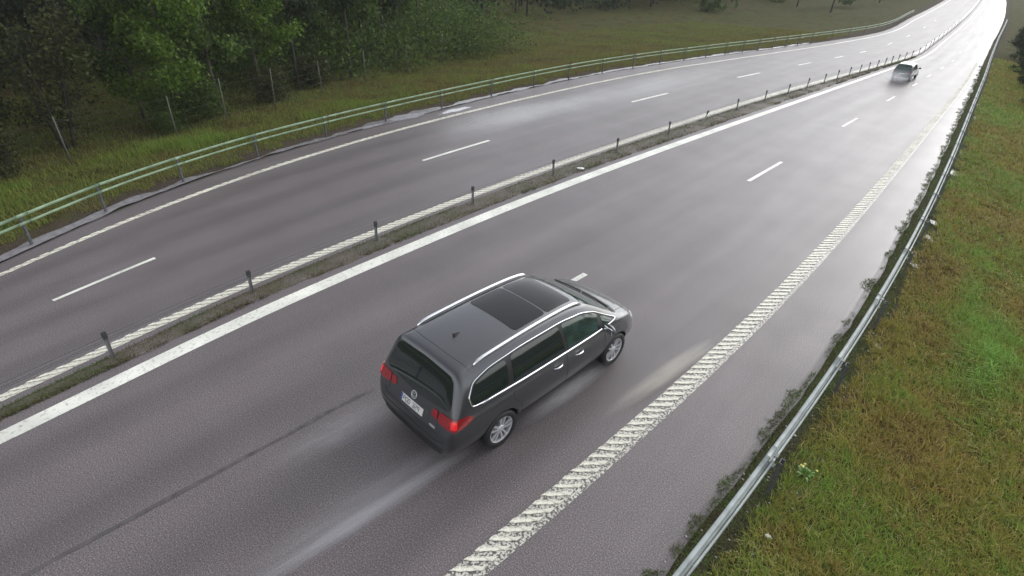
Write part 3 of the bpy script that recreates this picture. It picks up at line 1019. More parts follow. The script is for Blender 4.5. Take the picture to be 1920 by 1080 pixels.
plant_tree('leafy_tree', -27.0, 8.9, 'brightest green leafy tree, leaning out behind the fence', G1, meshes=birch, rz=.4)
plant_tree('leafy_tree', -28.2, 11.0, 'mid green tree just beyond the brightest green one', G1, meshes=maple, rz=1.4)
plant_tree('leafy_tree', -29.4, 13.6, 'second bright green tree, above a pale fence post', G1, meshes=birch2, rz=2.2)
plant_tree('leafy_tree', -29.0, 8.0, 'mid green tree half hidden behind the brightest green one', G1, meshes=maple, rz=3.9, scale=.9)
plant_tree('multi_stem_tree', -26.3, 4.6, 'dark many-stemmed tree at the mown clearing edge', G1, meshes=bushy, rz=.2, bark=M_BARK_DARK)
plant_tree('multi_stem_tree', -28.6, 1.9, 'black-green bushy tree at the far corner of the wood', G1, meshes=darkb, rz=1.2, bark=M_BARK_DARK)
plant_tree('multi_stem_tree', -25.0, .9, 'dark bushy tree leaning over the nearest verge', G1, meshes=darkb, rz=2.9, scale=.8, bark=M_BARK_DARK)
plant_tree('multi_stem_tree', -33.5, 2.6, 'tall dark bush standing behind the many-stemmed tree', G1, meshes=darkb, rz=4.4, scale=1.05, bark=M_BARK_DARK)
for i, (x, y, m, lab) in enumerate([
        (-29.6, 15.8, slim, 'slim dark trunk beside the second bright green tree'), (-30.9, 17.6, slim2, 'slim green tree between two fence posts'),
        (-30.4, 19.6, slim, 'slim dark trunk behind the sixth fence post'), (-31.8, 21.4, slim2, 'slim green tree past the sixth fence post'),
        (-32.6, 23.6, slim, 'slim dark trunk near the seventh fence post'), (-33.8, 25.6, slim2, 'slim green tree where the wood edge recedes'),
        (-35.2, 28.5, slim, 'last slim trunk before the brown verge'), (-31.8, 14.6, slim2, 'slim green tree deep behind the bright pair'),
        (-33.5, 18.5, slim, 'slim dark trunk deep in the wood'), (-34.6, 22.0, slim2, 'slim green tree deep in the wood'),
        (-33.0, 11.0, slim2, 'tall slim tree behind the mid green one'), (-36.0, 26.0, slim, 'slim dark trunk at the back of the wood'),
        (-37.2, 13.5, slim2, 'tall slim tree closing the far end of the clearing'), (-38.5, 9.5, slim, 'slim dark trunk at the back of the clearing')]):
    plant_tree('slim_tree', x, y, lab, 'slim trees in the wood', meshes=m, bark=M_BARK_DARK, scale=random.uniform(.9, 1.1))
for i, (x, y, m, sc, lab) in enumerate([
        (-26.6, 8.6, shrub, .8, 'low green shrub under the brightest green tree'), (-27.0, 10.1, shrub, .9, 'low green shrub between two pale fence posts'),
        (-27.6, 13.2, shrub2, .8, 'olive shrub at the foot of the second bright tree'), (-29.6, 16.9, shrub2, .8, 'olive shrub among the slim trunks'),
        (-25.9, 8.0, shrub, .5, 'small green shrub beside the clearing'), (-23.9, 2.2, shrub2, .8, 'olive shrub beside the nearest bushy tree')]):
    plant_tree('shrub', x, y, lab, 'shrubs at the foot of the wood', 'shrub', meshes=m, scale=sc)
# shrubs at the far end of the grass bank
for i, (x, y, sc, lab) in enumerate([(-1.2, 54, 1.0, 'dark shrub at the top corner of the grass bank'), (-2.0, 61, 1.0, 'dark shrub behind the first one on the grass bank'),
                                     (-.3, 47.5, .9, 'dark shrub lower down the grass bank'), (-2.8, 70, 1.1, 'farthest dark shrub beside the grey guardrail')]):
    plant_tree('shrub', x, y, lab, 'dark shrubs on the grass bank', 'shrub', meshes=darkb, scale=.42 * sc, bark=M_BARK_DARK)

def woodland(name, n, xr, yr, H, lsize, cols, label, trunks=60, seed=20):
    rg = np.random.default_rng(seed)
    x = rg.uniform(*xr, n); y = rg.uniform(*yr, n)
    cl = np.stack([rg.uniform(*xr, 260), rg.uniform(*yr, 260), rg.uniform(.6, H, 260)], 1)
    ci = rg.integers(0, 260, n)
    P = cl[ci] + rg.normal(0, 1, (n, 3)) * np.array([1.0, 1.0, .8])
    P[:, 2] = np.abs(P[:, 2])
    P[:, 2] += ground_z(P[:, 0], P[:, 1])
    A = rg.normal(0, 1, (n, 3)); A /= np.linalg.norm(A, axis=1)[:, None]
    B = rg.normal(0, 1, (n, 3)); B -= (B * A).sum(1)[:, None] * A; B /= np.linalg.norm(B, axis=1)[:, None]
    A *= lsize; B *= lsize * .6
    V = np.stack([P - A, P - B, P + A, P + B], 1).reshape(-1, 3)
    F = np.arange(n)[:, None] * 4 + np.array([0, 1, 2, 3])
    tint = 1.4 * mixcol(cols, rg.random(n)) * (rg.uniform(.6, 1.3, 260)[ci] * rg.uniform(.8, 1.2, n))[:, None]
    o = link(name, tri_mesh(name, V, F, np.repeat(tint, 4, 0)), M_LEAF)
    tag(o, label, kind='stuff')
    if not trunks:
        return
    b = MB()
    for k in range(trunks):
        tx, ty = rg.uniform(*xr), rg.uniform(*yr)
        z0 = float(ground_z(tx, ty))
        b.tube([(tx, ty, z0 - .2), (tx + rg.normal(0, .1), ty, z0 + H * .5), (tx + rg.normal(0, .2), ty, z0 + H)], [.12, .08, .02], 6)
    t = b.build('trunks', M_BARK_DARK, o, True)
    t['kind'] = 'stuff'
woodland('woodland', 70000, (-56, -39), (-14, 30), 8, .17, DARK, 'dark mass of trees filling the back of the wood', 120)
woodland('distant_woodland', 40000, (-75, -42), (30, 110), 8, .28, DARK, 'dark wood receding along the brown verge', 90, 24)
woodland('distant_woodland', 30000, (-110, -27), (74, 260), 9, .5, MIDG, 'far wood on the forest side of the motorway', 40, 21)
woodland('distant_woodland', 9000, (6, 50), (62, 260), 8, .5, DARK, 'far wood beyond the end of the grass bank', 40, 22)
woodland('distant_woodland', 9000, (-110, 10), (300, 380), 11, .8, MIDG, 'treeline where the motorway disappears', 20, 23)

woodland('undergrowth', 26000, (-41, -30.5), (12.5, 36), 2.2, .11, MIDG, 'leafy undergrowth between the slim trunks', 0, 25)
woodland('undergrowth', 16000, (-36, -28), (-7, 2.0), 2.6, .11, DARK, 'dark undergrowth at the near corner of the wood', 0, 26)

# ------------------------------------------------------------------ wildlife fence
M_FPOST = principled('pale_weathered_post', (.085, .085, .062), .7, noise=.3, nscale=8, bump=.4, bscale=30)
M_WIRE = principled('fence_wire', (.09, .09, .085), .5, .6)
def wildlife_fence():
    P = [(-20.6, -3.2), (-22.2, .4), (-23.85, 4.11), (-25.09, 7.96), (-25.58, 10.17), (-26.09, 12.67), (-27.58, 15.94), (-28.56, 19.32), (-30.01, 23.32), (-31.3, 27.4), (-32.3, 31.6), (-33, 36)]
    root = empty('wildlife_fence', (*P[0], 0))
    b = MB(); b.tube([(0, 0, -.3), (.01, 0, .8), (0, .01, 1.75)], [.030, .027, .025], 8)
    me = b.mesh('post', True); me.materials.append(M_FPOST)
    tops = []
    for x, y in P:
        z = float(ground_z(x, y))
        o = link('post', me, None, root, Vector((x, y, z)) - root.location, (random.uniform(-.04, .04), random.uniform(-.04, .04), random.uniform(0, 6)))
        o.scale = (1, 1, random.uniform(.9, 1.08))
        tops.append((x, y, z))
    for h in (.3, .6, .9, 1.2, 1.5):
        t = MB(); t.tube([Vector((x, y, z + h)) - root.location for x, y, z in tops], .0018, 4)
        t.build('wire', M_WIRE, root)
    tag(root, 'wildlife fence of pale round posts along the wood', 'fence')
wildlife_fence()

# ------------------------------------------------------------------ small things on the ground
M_PAPER = principled('white_scrap', (.75, .75, .72), .5, noise=.1, nscale=10)
def scrap(name, x, y, z, r, label, cat, seed, flat=.45):
    bm = bmesh.new()
    bmesh.ops.create_icosphere(bm, subdivisions=2, radius=r)
    rr = random.Random(seed)
    for v in bm.verts:
        v.co *= rr.uniform(.72, 1.2)
        v.co.z *= flat
        v.co.x *= 1.5
    me = bpy.data.meshes.new(name); bm.to_mesh(me); bm.free()
    o = link(name, me, M_PAPER, None, (x, y, z + r * flat * .6), (0, 0, rr.uniform(0, 6)))
    tag(o, label, cat)
scrap('paper_scrap', -11.62, 16.7, .02, .085, 'crumpled white scrap lying on the median strip', 'litter', 3)
scrap('paper_scrap', -.89, 6.72, float(ground_z(-.89, 6.72)) + .03, .028, 'small white scrap in the brown grass of the bank', 'litter', 4)
M_STONE = principled('pale_pebble', (.42, .40, .38), .55, noise=.3, nscale=30)
def pebbles():
    b = MB()
    rr = random.Random(5)
    bm = bmesh.new(); bmesh.ops.create_icosphere(bm, subdivisions=1, radius=1)
    bv = [Vector(v.co) for v in bm.verts]; bf = [tuple(v.index for v in f.verts) for f in bm.faces]; bm.free()
    for i in range(260):
        s = 3 + 22 * rr.random() ** 1.6
        x = float(lat('right_rail', s)) + rr.gauss(.12, .28)
        z = max(float(ground_z(x, s)), 0 if x < float(lat('right_rail', s)) - .35 else -9)
        k = rr.uniform(.006, .016) * (1.6 if rr.random() < .1 else 1)
        b.add([Vector((v.x * k * 1.4, v.y * k, v.z * k * .7)) + Vector((x, s, z + k * .5)) for v in bv], bf)
    o = b.build('pebbles', M_STONE)
    tag(o, 'scattered pale pebbles under the grey guardrail', kind='stuff')
pebbles()
M_WEED = principled('fresh_weed_leaf', (.09, .20, .03), .45, noise=.25, nscale=20)
M_FLOWER = principled('yellow_flower', (.62, .58, .16), .6)
def weed(x, y):
    z = float(ground_z(x, y)) + .01
    root = empty('dandelion', (x, y, z))
    rr = random.Random(9)
    for i in range(11):
        a = 2 * math.pi * i / 11 + rr.uniform(-.2, .2)
        L, w = rr.uniform(.12, .22), rr.uniform(.018, .03)
        V, F = [], []
        for k in range(5):
            t = k / 4
            r_, zz = L * t, .11 * math.sin(t * 2.4) * rr.uniform(.8, 1.1)
            ww = w * math.sin(math.pi * min(.97, t * .9 + .08))
            c, s_ = math.cos(a), math.sin(a)
            V += [(c * r_ - s_ * ww, s_ * r_ + c * ww, zz), (c * r_, s_ * r_, zz - .006), (c * r_ + s_ * ww, s_ * r_ - c * ww, zz)]
        for k in range(4):
            for j in range(2):
                F.append((k * 3 + j, k * 3 + j + 1, k * 3 + j + 4, k * 3 + j + 3))
        link('leaf', mesh_from('leaf', V, F, True), M_WEED, root)
    for i in range(5):
        a, L = rr.uniform(0, 6.28), rr.uniform(.06, .16)
        p = Vector((math.cos(a) * L, math.sin(a) * L, rr.uniform(.13, .22)))
        t = MB(); t.tube([(0, 0, 0), p * .6 + Vector((0, 0, .04)), p], .004, 5)
        st = t.build('stem', M_WEED, root)
        f = MB(); f.lathe([(.0, .004), (.006, .018), (.012, .020), (.018, .012), (.020, .0)], 10, 'z', p)
        f.build('flower', M_FLOWER, root, True)
    tag(root, 'yellow-green dandelion standing out in the brown grass bank', 'weed')
weed(-.9, 8.2)
# ------------------------------------------------------------------ cars
M_TYRE = principled('tyre_rubber', (.012, .012, .013), .55, bump=.3, bscale=60)
M_RIM = principled('silver_alloy', (.68, .68, .70), .3, .6)
M_RIM_DARK = principled('dark_wheel_well', (.012, .012, .013), .7)
M_CHROME = principled('satin_chrome', (.82, .83, .86), .16, .95)
M_BLACKTRIM = principled('black_trim', (.012, .012, .013), .38)
M_SEAM = principled('panel_gap', (.006, .006, .007), .7)
M_GLASS = principled('privacy_glass', (.010, .016, .016), .04, coat=.5)
M_GLASS_T = principled('tinted_glass', (.020, .042, .036), .05, coat=.5, noise=.5, nscale=5)
M_ROOFGLASS = principled('roof_glass', (.004, .004, .005), .12, rough_noise=.06, nscale=40, spec=.35)
M_RED = principled('red_lamp', (.24, .003, .007), .12, coat=.8, noise=.3, nscale=30)
M_RED_LIT = principled('lit_tail_lamp', (.45, .008, .012), .15, coat=.8, emit=(1.0, .02, .025), emit_s=.22)
M_HEAD = principled('headlamp_glass', (.42, .44, .46), .1, .2, coat=.8)
M_PLATE = principled('number_plate', (.62, .62, .60), .45)
M_INK = principled('plate_ink', (.02, .02, .025), .5)
M_BLUE = principled('plate_blue', (.02, .05, .25), .45)
M_BADGE = principled('badge_silver', (.55, .55, .57), .3, .7)

def car_paint(name, color, metal=.55):
    m, nt, n, l, p = new_mat(name)
    tc = n.new('ShaderNodeTexCoord')
    fl = n.new('ShaderNodeTexNoise'); fl.inputs['Scale'].default_value = 900; fl.inputs['Detail'].default_value = 1
    drop = n.new('ShaderNodeTexVoronoi'); drop.inputs['Scale'].default_value = 70
    grime = n.new('ShaderNodeTexNoise'); grime.inputs['Scale'].default_value = 3.5; grime.inputs['Detail'].default_value = 6
    for t in (fl, drop, grime): l.new(tc.outputs['Object'], t.inputs['Vector'])
    mr = n.new('ShaderNodeMapRange'); mr.inputs['To Min'].default_value = .75; mr.inputs['To Max'].default_value = 1.3
    l.new(fl.outputs[0], mr.inputs['Value'])
    sc = n.new('ShaderNodeVectorMath'); sc.operation = 'SCALE'; sc.inputs[0].default_value = color
    l.new(mr.outputs[0], sc.inputs['Scale'])
    l.new(sc.outputs[0], p.inputs['Base Color'])
    p.inputs['Metallic'].default_value = metal
    p.inputs['Roughness'].default_value = .32
    p.inputs['Coat Weight'].default_value = 1.0
    rg_ = n.new('ShaderNodeMapRange'); rg_.inputs['From Min'].default_value = .3; rg_.inputs['From Max'].default_value = .7
    rg_.inputs['To Min'].default_value = .03; rg_.inputs['To Max'].default_value = .14
    l.new(grime.outputs[0], rg_.inputs['Value']); l.new(rg_.outputs[0], p.inputs['Coat Roughness'])
    dr = n.new('ShaderNodeMapRange'); dr.inputs['From Min'].default_value = .12; dr.inputs['From Max'].default_value = .3
    dr.inputs['To Min'].default_value = 1; dr.inputs['To Max'].default_value = 0
    l.new(drop.outputs['Distance'], dr.inputs['Value'])
    b = n.new('ShaderNodeBump'); b.inputs['Strength'].default_value = .35; b.inputs['Distance'].default_value = .003
    l.new(dr.outputs[0], b.inputs['Height'])
    l.new(b.outputs[0], p.inputs['Coat Normal'])
    return m

class Car:
    """Body: a lofted, subdivided shell with cut wheel arches. Panels, glass and lamps are laid on it by ray casting."""
    def __init__(self, name, stations, paint, axles, wheel_r, track, arch_r):
        self.root = empty(name)
        rows = []
        for st in stations:
            y, zb, wS, wM, wB, zB, wT, zE, zT = st
            zm = min(.58, zb + (zB - zb) * .52)
            rows.append([(0, zb), (wS * .86, zb), (wS, zb + .09), (wM, zm), (wB + (wM - wB) * .45, zm + (zB - zm) * .62), (wB, zB),
                         (wB - (wB - wT) * .38, zB + (zE - zB) * .52), (wT, zE), (wT * .80, zE + (zT - zE) * .62), (wT * .45, zT - (zT - zE) * .08), (0, zT)])
        V, F = [], []
        K = len(rows[0])
        ring = 2 * (K - 1)
        for (st, r) in zip(stations, rows):
            full = [(x, z) for x, z in r] + [(-x, z) for x, z in reversed(r[1:-1])]
            V += [(x, st[0], z) for x, z in full]
        n = len(stations)
        for i in range(n - 1):
            for k in range(ring):
                k2 = (k + 1) % ring
                F.append((i * ring + k, (i + 1) * ring + k, (i + 1) * ring + k2, i * ring + k2))
        for base, flip in ((0, False), ((n - 1) * ring, True)):      # end caps as strips between the two sides
            for k in range(K - 1):
                a, b = base + k, base + k + 1
                c, d = base + (ring - k - 1) % ring, base + (ring - k) % ring
                if k == 0:
                    f = (a, b, base + ring - 1)
                elif k == K - 2:
                    f = (a, b, d)
                else:
                    f = (a, b, c, d)
                F.append(tuple(reversed(f)) if flip else f)
        me = mesh_from('body_cage', V, F)
        bm = bmesh.new(); bm.from_mesh(me); bmesh.ops.recalc_face_normals(bm, faces=bm.faces); bm.to_mesh(me); bm.free()
        cage = link('body_cage', me)
        md = cage.modifiers.new('sub', 'SUBSURF'); md.levels = md.render_levels = 3
        cut = MB()
        for ay in axles:
            for sx in (-1, 1):
                prof = [(sx * .58, .0), (sx * .58, arch_r), (sx * 1.2, arch_r), (sx * 1.2, 0)]
                cut.lathe(prof, 40, 'x', (0, ay, wheel_r))
        cme = cut.mesh('cutter')
        bm = bmesh.new(); bm.from_mesh(cme); bmesh.ops.remove_doubles(bm, verts=bm.verts, dist=1e-5); bmesh.ops.recalc_face_normals(bm, faces=bm.faces); bm.to_mesh(cme); bm.free()
        co = link('cutter', cme)
        bo = cage.modifiers.new('arch', 'BOOLEAN'); bo.operation = 'DIFFERENCE'; bo.object = co; bo.solver = 'EXACT'
        dg = bpy.context.evaluated_depsgraph_get()
        ev = cage.evaluated_get(dg)
        body = bpy.data.meshes.new_from_object(ev)
        bpy.data.objects.remove(cage); bpy.data.objects.remove(co)
        body.name = 'body'
        body.materials.clear(); body.materials.append(paint); body.materials.append(M_RIM_DARK)
        for p in body.polygons:
            p.use_smooth = True
            p.material_index = 0
            cx, cy, cz = p.center
            for ay in axles:
                d = math.hypot(cy - ay, cz - wheel_r)
                if d < arch_r * 1.004 and abs(cx) > .5 and (abs(p.normal.x) > .95 and abs(cx) < .6 or d > arch_r * .93 and abs(p.normal.x) < .25):
                    p.material_index = 1
                    p.use_smooth = False
        self.body = link('body', body, None, self.root)
        bm = bmesh.new(); bm.from_mesh(body)
        self.bvh = BVHTree.FromBMesh(bm)
        bm.free()
    def hit(self, o, d, off=.004):
        o, d = Vector(o), Vector(d).normalized()
        h = self.bvh.ray_cast(o, d)
        if h[0] is None:
            h = self.bvh.find_nearest(o + d * 1.0)
        nrm = h[1] if h[1].dot(d) < 0 else -h[1]
        if self.inside:
            nrm = -nrm
        return h[0] + nrm * off, nrm
    inside = False
    def ray(self, mode, a, b):
        if mode == 'R': return (3, a, b), (-1, 0, 0)       # side view: (y, z)
        if mode == 'L': return (-3, a, b), (1, 0, 0)
        if mode == 'B': return (a, -5, b), (0, 1, 0)       # rear view: (x, z)
        if mode == 'F': return (a, 5, b), (0, -1, 0)
        if mode == 'T': return (a, b, 4), (0, 0, -1)       # from above: (x, y)
        if mode == 'CR':                                   # round the rear corners: (angle, z)
            c = Vector((.30, -1.75, b)); d = Vector((math.sin(a), -math.cos(a), 0)); return c + d * 3, -d
        if mode == 'CL':
            c = Vector((-.30, -1.75, b)); d = Vector((-math.sin(a), -math.cos(a), 0)); return c + d * 3, -d
        if mode == 'FR':
            c = Vector((.30, 1.7, b)); d = Vector((math.sin(a), math.cos(a), 0)); return c + d * 3, -d
        if mode == 'FL':
            c = Vector((-.30, 1.7, b)); d = Vector((-math.sin(a), math.cos(a), 0)); return c + d * 3, -d
    def smooth_outline(self, pts, n=5, corner=.28):
        """Rounds the corners of a closed outline and samples its edges."""
        out = []
        N = len(pts)
        P = [Vector(p) for p in pts]
        for i in range(N):
            a, b, c = P[i - 1], P[i], P[(i + 1) % N]
            p0, p1 = b.lerp(a, corner), b.lerp(c, corner)
            for k in range(n):
                t = k / (n - 1)
                out.append(p0.lerp(b, t).lerp(b.lerp(p1, t), t))
            q0 = c.lerp(b, corner)
            for k in (1, 2, 3):
                out.append(p1.lerp(q0, k / 4))
        return out
    def panel(self, name, mode, pts, mat, off=.004, parent=None, corner=.28, rings=7, smooth=True, n=5):
        O = self.smooth_outline(pts, n, corner) if corner else [Vector(p) for p in pts]
        c = sum(O, Vector((0, 0))) / len(O)
        V, F = [], []
        N = len(O)
        for r in range(rings):
            f = 1 - r / rings
            for p in O:
                q = c.lerp(p, f)
                V.append(self.hit(*self.ray(mode, q.x, q.y), off)[0])
        V.append(self.hit(*self.ray(mode, c.x, c.y), off)[0])
        # rim turned down to the body gives the pane an edge
        k = len(V)
        for p in O:
            V.append(self.hit(*self.ray(mode, p.x, p.y), -.004)[0])
        k2 = len(V)
        V += [V[i].copy() for i in range(N)]
        for r in range(rings - 1):
            for i in range(N):
                j = (i + 1) % N
                F.append((r * N + i, r * N + j, (r + 1) * N + j, (r + 1) * N + i))
        for i in range(N):
            j = (i + 1) % N
            F.append(((rings - 1) * N + i, (rings - 1) * N + j, rings * N))
            F.append((k + i, k + j, k2 + j, k2 + i))
        me = mesh_from(name, V, F, smooth)
        bm = bmesh.new(); bm.from_mesh(me); bmesh.ops.recalc_face_normals(bm, faces=bm.faces)
        if bm.faces:
            bm.faces.ensure_lookup_table()
            f0 = bm.faces[0]
            d = Vector(self.ray(mode, c.x, c.y)[1])
            if f0.normal.dot(d) > 0:
                bmesh.ops.reverse_faces(bm, faces=bm.faces)
        bm.to_mesh(me); bm.free()
        return link(name, me, mat, parent or self.root)
    def line(self, name, mode, pts, rad, mat, parent=None, closed=False, off=.0, sub=6, n=6):
        P = [Vector(p) for p in pts]
        Q = []
        for i in range(len(P) if closed else len(P) - 1):
            for k in range(sub):
                Q.append(P[i].lerp(P[(i + 1) % len(P)], k / sub))
        if not closed: Q.append(P[-1])
        W = [self.hit(*self.ray(mode, q.x, q.y), off)[0] for q in Q]
        b = MB(); b.tube(W, rad, n, closed)
        return b.build(name, mat, parent or self.root, True)

def wheel(car, x, y, r, w, side, rim_r, spin):
    hub = MB()
    sx = side
    hub.lathe([(sx * .0, .0), (sx * .0, .07), (sx * (w * .36), .07), (sx * (w * .40), .055), (sx * w * .40, 0)], 20, 'x')
    h = hub.build('wheel', M_RIM, car.root, True, (x, y, r))
    t = MB()
    t.lathe([(-w * .42, rim_r * .97), (-w * .5, rim_r * 1.08), (-w * .5, r * .93), (-w * .40, r * .985), (-w * .2, r), (w * .2, r), (w * .40, r * .985), (w * .5, r * .93), (w * .5, rim_r * 1.08), (w * .42, rim_r * .97)], 48, 'x')
    t.build('tyre', M_TYRE, h, True)
    m = MB()
    # barrel and lip
    m.lathe([(sx * -.06, rim_r * .90), (sx * w * .30, rim_r * .93), (sx * w * .43, rim_r * .95), (sx * w * .45, rim_r * 1.0), (sx * w * .40, rim_r * 1.02)], 48, 'x')
    for k in range(5):
        for dd in (-.13, .13):
            a = spin + 2 * math.pi * k / 5
            def pt(rr, da, dxx): return (sx * dxx, rr * math.cos(a + da), rr * math.sin(a + da))
            A = [pt(.05, dd * 3.2 - .28, w * .37), pt(.05, dd * 3.2 + .28, w * .37), pt(rim_r * .96, dd * 1.7 + .085, w * .40), pt(rim_r * .96, dd * 1.7 - .085, w * .40)]
            B = [(p[0] - sx * .03, p[1], p[2]) for p in A]
            m.add(A + B, [(0, 1, 2, 3), (7, 6, 5, 4), (0, 4, 5, 1), (1, 5, 6, 2), (2, 6, 7, 3), (3, 7, 4, 0)])
    m.build('rim', M_RIM, h)
    d = MB(); d.lathe([(sx * .02, 0), (sx * .02, rim_r * .9)], 32, 'x')
    d.build('brake_disc', M_RIM_DARK, h)
    return h

def main_car():
    #  y,    zb,  wS,  wM,  wB,  zB,   wT,  zE,   zT
    ST = [
        (-2.485, .36, .56, .66, .64, .60, .58, .64, .66),
        (-2.462, .31, .73, .82, .80, .70, .73, .75, .77),
        (-2.40, .29, .81, .90, .875, .84, .80, .90, .93),
        (-2.34, .28, .83, .925, .895, .98, .785, 1.08, 1.11),
        (-2.23, .27, .845, .935, .90, 1.05, .75, 1.32, 1.37),
        (-2.13, .26, .855, .94, .905, 1.07, .715, 1.55, 1.60),
        (-2.09, .26, .86, .942, .905, 1.07, .70, 1.605, 1.66),
        (-1.92, .25, .865, .945, .905, 1.065, .68, 1.615, 1.675),
        (-1.46, .24, .87, .95, .91, 1.06, .685, 1.635, 1.705),
        (-.70, .23, .87, .95, .915, 1.045, .69, 1.65, 1.725),
        (.05, .22, .87, .95, .915, 1.03, .685, 1.64, 1.72),
        (.45, .22, .87, .95, .915, 1.02, .675, 1.605, 1.685),
        (.70, .22, .87, .95, .915, 1.015, .665, 1.545, 1.62),
        (.95, .22, .87, .95, .91, 1.01, .67, 1.425, 1.49),
        (1.25, .22, .87, .95, .905, 1.0, .69, 1.245, 1.30),
        (1.52, .22, .87, .945, .90, .985, .72, 1.08, 1.125),
        (1.62, .22, .865, .94, .89, .95, .73, 1.03, 1.075),
        (1.85, .22, .85, .93, .87, .90, .70, .975, 1.02),
        (2.08, .23, .80, .88, .81, .82, .62, .89, .925),
        (2.24, .25, .72, .79, .71, .71, .54, .78, .81),
        (2.33, .28, .60, .66, .60, .58, .46, .64, .67),
        (2.37, .34, .50, .54, .50, .50, .40, .54, .56)]
    paint = car_paint('dark_grey_metallic', (.046, .048, .055), .6)
    c = Car('minivan', ST, paint, (-1.46, 1.46), .335, .80, .385)
    r = c.root
    # side glass
    dlo = [(-2.03, 1.13), (-1.0, 1.085), (.2, 1.055), (1.20, 1.035), (1.44, 1.045), (1.20, 1.17), (.85, 1.375), (.52, 1.49), (.0, 1.555), (-.9, 1.565), (-1.6, 1.53), (-1.93, 1.46), (-2.06, 1.30)]
    for mode in ('R', 'L'):
        c.panel('window_surround', mode, dlo, M_BLACKTRIM, .004, corner=.25, rings=10)
        c.panel('side_window', mode, [(-2.00, 1.155), (-1.30, 1.125), (-1.27, 1.515), (-1.60, 1.50), (-1.90, 1.43), (-2.02, 1.29)], M_GLASS, .009, corner=.22)
        c.panel('side_window', mode, [(-1.20, 1.12), (-.02, 1.085), (-.10, 1.53), (-1.17, 1.53)], M_GLASS, .009, corner=.1)
        c.panel('side_window', mode, [(.05, 1.08), (.86, 1.065), (.92, 1.31), (.80, 1.375), (.50, 1.465), (-.02, 1.53)], M_GLASS_T, .009, corner=.12)
        c.panel('side_window', mode, [(1.02, 1.07), (1.33, 1.065), (1.16, 1.165), (1.00, 1.26)], M_GLASS_T, .009, corner=.15)
        o = c.smooth_outline(dlo, 5, .25)
        b = MB()
        W = [c.hit(*c.ray(mode, p.x, p.y), .008)[0] for p in o]
        b.tube(W, .0105, 6, True)
        b.build('window_trim', M_CHROME, r, True)
        c.line('waist_trim', mode, [(-1.86, 1.118), (-1.0, 1.078), (.2, 1.048), (1.18, 1.028)], .0165, M_CHROME, off=.008)
        # shut lines and swage line
        c.line('panel_gap', mode, [(-1.22, .98), (-1.20, .80), (-1.04, .62), (-.98, .33)], .004, M_SEAM)
        c.line('panel_gap', mode, [(.02, 1.02), (.06, .6), (.08, .31)], .004, M_SEAM)
        c.line('panel_gap', mode, [(1.02, 1.0), (1.10, .78), (1.06, .5), (1.02, .33)], .004, M_SEAM)
        c.line('panel_gap', mode, [(-2.28, .93), (-1.6, .905), (-1.22, .90)], .004, M_SEAM)
        c.line('panel_gap', mode, [(-.97, .325), (.1, .315), (1.02, .325)], .004, M_SEAM)
        c.panel('sill_trim', mode, [(-1.02, .24), (1.02, .24), (1.0, .30), (-1.0, .30)], M_BLACKTRIM, .005, corner=.1)
        for hy in (-.20, .34):
            s = 1 if mode == 'R' else -1
            p0 = c.hit(*c.ray(mode, hy - .11, .885), .0)[0]
            p1 = c.hit(*c.ray(mode, hy, .88), .035)[0]
            p2 = c.hit(*c.ray(mode, hy + .11, .885), .0)[0]
            b = MB(); b.tube([p0, p0.lerp(p1, .6) + Vector((s * .012, 0, 0)), p1, p2.lerp(p1, .6) + Vector((s * .012, 0, 0)), p2], [.010, .016, .017, .016, .010], 8)
            b.build('door_handle', M_CHROME, r, True)
    # roof glass, seams, rails
    c.panel('sunroof', 'T', [(-.50, .52), (.50, .52), (.52, -.12), (-.52, -.12)], M_ROOFGLASS, .004, corner=.10)
    c.panel('sunroof', 'T', [(-.52, -.15), (.52, -.15), (.52, -.86), (-.52, -.86)], M_ROOFGLASS, .004, corner=.10)
    c.line('panel_gap', 'T', [(-.66, -1.90), (-.3, -1.935), (.3, -1.935), (.66, -1.90)], .004, M_SEAM)
    for sx in (-1, 1):
        P, rad = [], []
        for k in range(25):
            t = k / 24
            y = -1.80 + 2.42 * t
            lift = .048 * min(1, min(t, 1 - t) / .055) ** .7
            base = c.hit((sx * (.635 - .02 * t), y, 4), (0, 0, -1), 0)[0]
            P.append(base + Vector((sx * .005, 0, lift)))
            rad.append(.027 if .03 < t < .97 else .016)
        b = MB(); b.tube(P, rad, 8)
        b.build('roof_rail', M_CHROME, r, True)
    fin = MB()
    z = c.hit((0, -1.55, 4), (0, 0, -1), 0)[0].z
    fin.add([(-.022, -.07, 0), (.022, -.07, 0), (.018, .09, 0), (-.018, .09, 0), (-.006, -.075, .055), (.006, -.075, .055), (0, .05, .018)],
            [(0, 1, 5, 4), (1, 2, 6, 5), (3, 0, 4, 6), (2, 3, 6), (4, 5, 6)])
    fin.build('aerial', M_BLACKTRIM, r, False, (0, -1.55, z - .004))
    # windscreen, cowl, bonnet
    c.panel('windscreen', 'T', [(-.60, .66), (0, .71), (.60, .66), (.66, 1.02), (.70, 1.40), (0, 1.50), (-.70, 1.40), (-.66, 1.02)], M_GLASS_T, .005, corner=.18)
    c.panel('cowl', 'T', [(-.74, 1.44), (0, 1.535), (.74, 1.44), (.72, 1.56), (0, 1.635), (-.72, 1.56)], M_BLACKTRIM, .007, corner=.2)
    for x0, x1, y0, y1 in ((.62, .02, 1.47, 1.50), (-.05, -.60, 1.535, 1.42)):
        p0 = c.hit((x0, y0, 4), (0, 0, -1), .022)[0]; p1 = c.hit((x1, y1, 4), (0, 0, -1), .022)[0]
        pm = c.hit(((x0 + x1) / 2, (y0 + y1) / 2, 4), (0, 0, -1), .024)[0]
        b = MB(); b.tube([p0, pm, p1], .010, 6); b.build('wiper', M_BLACKTRIM, r, True)
